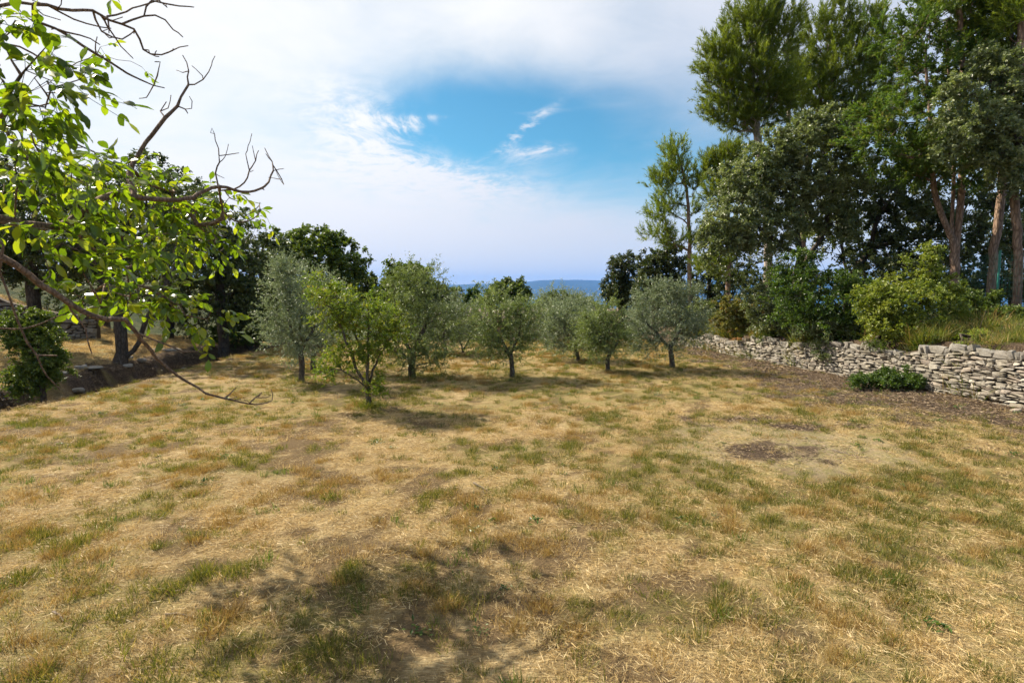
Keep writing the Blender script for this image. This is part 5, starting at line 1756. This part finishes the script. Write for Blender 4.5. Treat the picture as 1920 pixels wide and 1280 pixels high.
def build_grass():
    rng = np.random.default_rng(401)
    straw = [blade_tuft('straw_tuft', 'straw', 10 + i, 48, 0.075, 1, 0.0016, 0.85, radius=0.045) for i in range(5)]
    gold = [blade_tuft('gold_tuft', 'straw_gold', 20 + i, 60, 0.085, 1, 0.0016, 0.7, radius=0.042) for i in range(4)]
    green = [blade_tuft('green_tuft', 'grass_green', 30 + i, 44, 0.08, 1, 0.0021, 0.7, radius=0.042) for i in range(5)]
    fresh = [blade_tuft('fresh_tuft', 'grass_fresh', 40 + i, 36, 0.095, 1, 0.0024, 0.55, radius=0.03) for i in range(4)]
    weed = [leafy_tuft('weed_tuft', 'leaf_green', 50 + i, 22, 0.04, 0.018) for i in range(3)]
    lie = [blade_tuft('lying_straw', 'straw', 60 + i, 110, 0.045, 1, 0.0011, lie=True, radius=0.10) for i in range(6)]
    litter = [blade_tuft('brown_litter', 'litter_brown', 70 + i, 40, 0.045, 1, 0.004, lie=True, radius=0.10) for i in range(5)]
    bank_dry = [blade_tuft('dry_bank_tuft', 'straw_gold', 85 + i, 30, 0.30, 1, 0.003, 0.9, radius=0.07, curl=1.2) for i in range(2)]
    bank_weed = [leafy_tuft('bank_weed', 'leaf_oak', 88 + i, 40, 0.10, 0.045) for i in range(2)]
    bank = [blade_tuft('bank_tuft', 'bank_grass', 80 + i, 40, 0.30, 1, 0.0035, 0.75, radius=0.06, curl=1.0) for i in range(4)]

    def clumps(p, lo, hi, rad):
        n = rng.integers(lo, hi, len(p))
        q = np.repeat(p, n, 0)
        rr = np.repeat(rad * rng.uniform(0.5, 1.4, len(p)), n)
        return q + rng.normal(0, 1, q.shape) * rr[:, None]

    def patch(p, sc_, seed):
        return fbm(p[:, 0] * sc_, p[:, 1] * sc_, seed)
    # lying straw thatch
    p = wedge(rng, lambda d: 95 if d < 5 else (50 if d < 9 else 12), 1.2, 17)
    p = p[on_field(p)]
    mu = mulch_mask(p[:, 0], p[:, 1]); g = green_mask(p[:, 0], p[:, 1])
    p = p[rng.random(len(p)) < (1 - 0.93 * mu) * (1 - 0.35 * g) * (0.25 + 0.75 * thatch_mask(p[:, 0], p[:, 1]))]
    scatter('straw_thatch', 'pale lying straw covering the dry lawn', ground3(p), rots(rng, len(p), 0.06), scl_(rng, p, 0.7, 1.3, 0.6), lie, 'straw')
    nt = [len(p)]
    # upright dry stubble
    p = wedge(rng, lambda d: 62 if d < 5 else (40 if d < 9 else 16), 1.2, 24)
    p = p[on_field(p)]
    mu = mulch_mask(p[:, 0], p[:, 1])
    c = patch(p, 1.6, 71); c2 = patch(p, 5.0, 72)
    keep = sst(0.6 * c + 0.4 * c2 + 0.10 * sst(p[:, 0], -0.5, 3), 0.40, 0.62) * (1 - 0.95 * mu) * (1 - 0.9 * bare_mask(p[:, 0], p[:, 1]))
    p = p[rng.random(len(p)) < keep]
    scatter('dry_grass', 'short upright dry grass stubble in the lawn', ground3(p), rots(rng, len(p)), scl_(rng, p, 0.3, 0.95, 0.5), straw)
    nt.append(len(p))
    # golden clumps
    p = wedge(rng, lambda d: 8.5 if d < 6 else 5.5, 1.2, 22)
    p = clumps(p, 3, 10, 0.045)
    p = p[on_field(p)]
    c = patch(p, 1.1, 81)
    keep = sst(c, 0.40, 0.56) * (1 - 0.95 * mulch_mask(p[:, 0], p[:, 1])) * (1 - 0.9 * bare_mask(p[:, 0], p[:, 1]))
    p = p[rng.random(len(p)) < keep]
    scatter('golden_grass', 'dense golden grass clumps dotted over the lawn', ground3(p), rots(rng, len(p)), scl_(rng, p, 0.4, 1.0, 0.4), gold)
    nt.append(len(p))
    # olive green grass
    p = wedge(rng, lambda d: 46 if d < 5 else (34 if d < 9 else 14), 1.2, 24)
    p = clumps(p, 2, 9, 0.05)
    p = p[on_field(p)]
    g = green_mask(p[:, 0], p[:, 1])
    keep = (0.14 + 0.86 * g) * (1 - 0.55 * thatch_mask(p[:, 0], p[:, 1])) * (1 - 0.9 * bare_mask(p[:, 0], p[:, 1])) * (1 - 0.9 * mulch_mask(p[:, 0], p[:, 1]))
    p = p[rng.random(len(p)) < keep]
    scatter('green_grass', 'olive green grass patches in the lawn', ground3(p), rots(rng, len(p)), scl_(rng, p, 0.3, 0.95, 0.4), green)
    nt.append(len(p))
    # fresh green tufts
    p = wedge(rng, lambda d: 9 if d < 6 else 6, 1.2, 20)
    p = p[on_field(p)]
    c2 = patch(p, 2.6, 95)
    p = p[rng.random(len(p)) < sst(c2, 0.52, 0.66) * (1 - 0.8 * mulch_mask(p[:, 0], p[:, 1]))]
    scatter('fresh_grass', 'scattered fresh dark green grass tufts in the lawn', ground3(p), rots(rng, len(p)), scl_(rng, p, 0.5, 1.0), fresh)
    nt.append(len(p))
    p = wedge(rng, lambda d: 5 if d < 6 else 4, 1.2, 16)
    p = p[on_field(p)]
    p = p[rng.random(len(p)) < sst(patch(p, 1.4, 97), 0.5, 0.66)]
    scatter('lawn_weeds', 'small leafy weeds between the dry grass', ground3(p), rots(rng, len(p)), scl_(rng, p, 0.5, 1.2), weed, 'weeds')
    # brown litter on bare earth, ditch banks
    p = wedge(rng, lambda d: 60 if d < 10 else 34, 3.0, 19)
    s = edge_x(p[:, 1]) - p[:, 0]
    keep = mulch_mask(p[:, 0], p[:, 1]) * (p[:, 0] < wall_x(p[:, 1]) + 0.05)
    p = p[rng.random(len(p)) < keep]
    scatter('leaf_litter', 'brown leaf litter and bark crumbs on bare earth', ground3(p), rots(rng, len(p), 0.08), scl_(rng, p, 0.6, 1.2, 0.4), litter, 'litter')
    nt.append(len(p))
    # the slope left of the ditch
    n = 12000
    p = np.column_stack([rng.uniform(-22, -9, n), rng.uniform(7, 22, n)])
    s = edge_x(p[:, 1]) - p[:, 0]
    p = p[(s > 2.5) & (rng.random(n) < 0.9)]
    scatter('slope_grass', 'dry brown grass on the slope left of the ditch', ground3(p), rots(rng, len(p)), scl_(rng, p, 0.7, 1.4), straw)
    # long grass on the terrace bank above the wall
    n = 9000
    y = rng.uniform(6, 20, n)
    t = 0.10 + rng.exponential(0.75, n)
    p = np.column_stack([wall_x(y) + t, y])
    p = p[rng.random(n) < sst(patch(p, 1.6, 99), 0.42, 0.6) * np.interp(y, [6, 12, 20], [1, .8, .35])]
    scatter('bank_grass', 'long green grass on the bank above the stone wall', ground3(p), rots(rng, len(p), 0.25), scl_(rng, p, 0.45, 1.25) * (0.55 + 0.9 * patch(p, 0.8, 105))[:, None], bank + bank_dry[:1] + bank_weed)
    nt.append(len(p))
    print('tufts', nt)
    # longer grass round the foot of the shrub and the olives
    q = []
    for px, py, n, rr in ((692, 764, 22, 0.09), (960, 706, 8, 0.12), (772, 708, 8, 0.14), (565, 715, 6, 0.12), (1260, 689, 5, 0.10)):
        b_ = G(px, py)
        q.append(np.column_stack([b_[0] + rng.normal(0, rr, n), b_[1] + rng.normal(0, rr, n)]))
    p = np.vstack(q)
    scatter('tree_foot_grass', 'longer grass round the foot of the shrub and olive trunks', ground3(p), rots(rng, len(p), 0.2), scl_(rng, p, 0.3, 0.75), bank)


build_grass()


# ------------------------------------------------------------------ fallen twigs
def twig(label, pix, r, seed):
    rng = np.random.default_rng(seed)
    pts = [G(x, y, -0.012) for x, y in pix]
    sk = Skel()
    sk.polyline(pts, -1, 0.04, 0.004, rng)
    rr = np.linspace(r, r * 0.4, len(sk.p))
    o = obj('fallen_twig', sk.tube_mesh('fallen_twig', rr, 5, 0, pts[0]), M['twig'])
    o.location = tuple(pts[0])
    o['label'] = label; o['category'] = 'twig'; o['group'] = 'fallen twigs'


twig('pale forked stick lying in the straw in mid lawn', [(888, 908), (900, 915), (912, 921)], 0.010, 1)
twig('short bleached stick at the left of the near lawn', [(100, 1150), (112, 1158), (118, 1170)], 0.008, 2)
twig('thin dark twig lying beside a golden clump in the near lawn', [(310, 1155), (335, 1153), (360, 1160)], 0.006, 3)
twig('thin straight stick across the worn spot near the wall', [(1560, 845), (1600, 856), (1640, 862)], 0.006, 4)

# ------------------------------------------------------------------ air
hz = bpy.data.materials.new('haze')
hz.use_nodes = True
nt = hz.node_tree
nt.nodes.clear()
out = N(nt, 'ShaderNodeOutputMaterial')
pv = N(nt, 'ShaderNodeVolumePrincipled')
pv.inputs['Color'].default_value = (0.05, 0.34, 1.0, 1)
pv.inputs['Density'].default_value = 0.00008
pv.inputs['Anisotropy'].default_value = 0.0
link(nt, pv.outputs[0], out.inputs['Volume'])
v, f = box(-9800, 9800, -9800, 9800, -190, 290)
ho = obj('haze', make_mesh('haze', v, f), hz, kind='stuff')
ho['label'] = 'blue summer haze over the valley'
ho['category'] = 'haze'
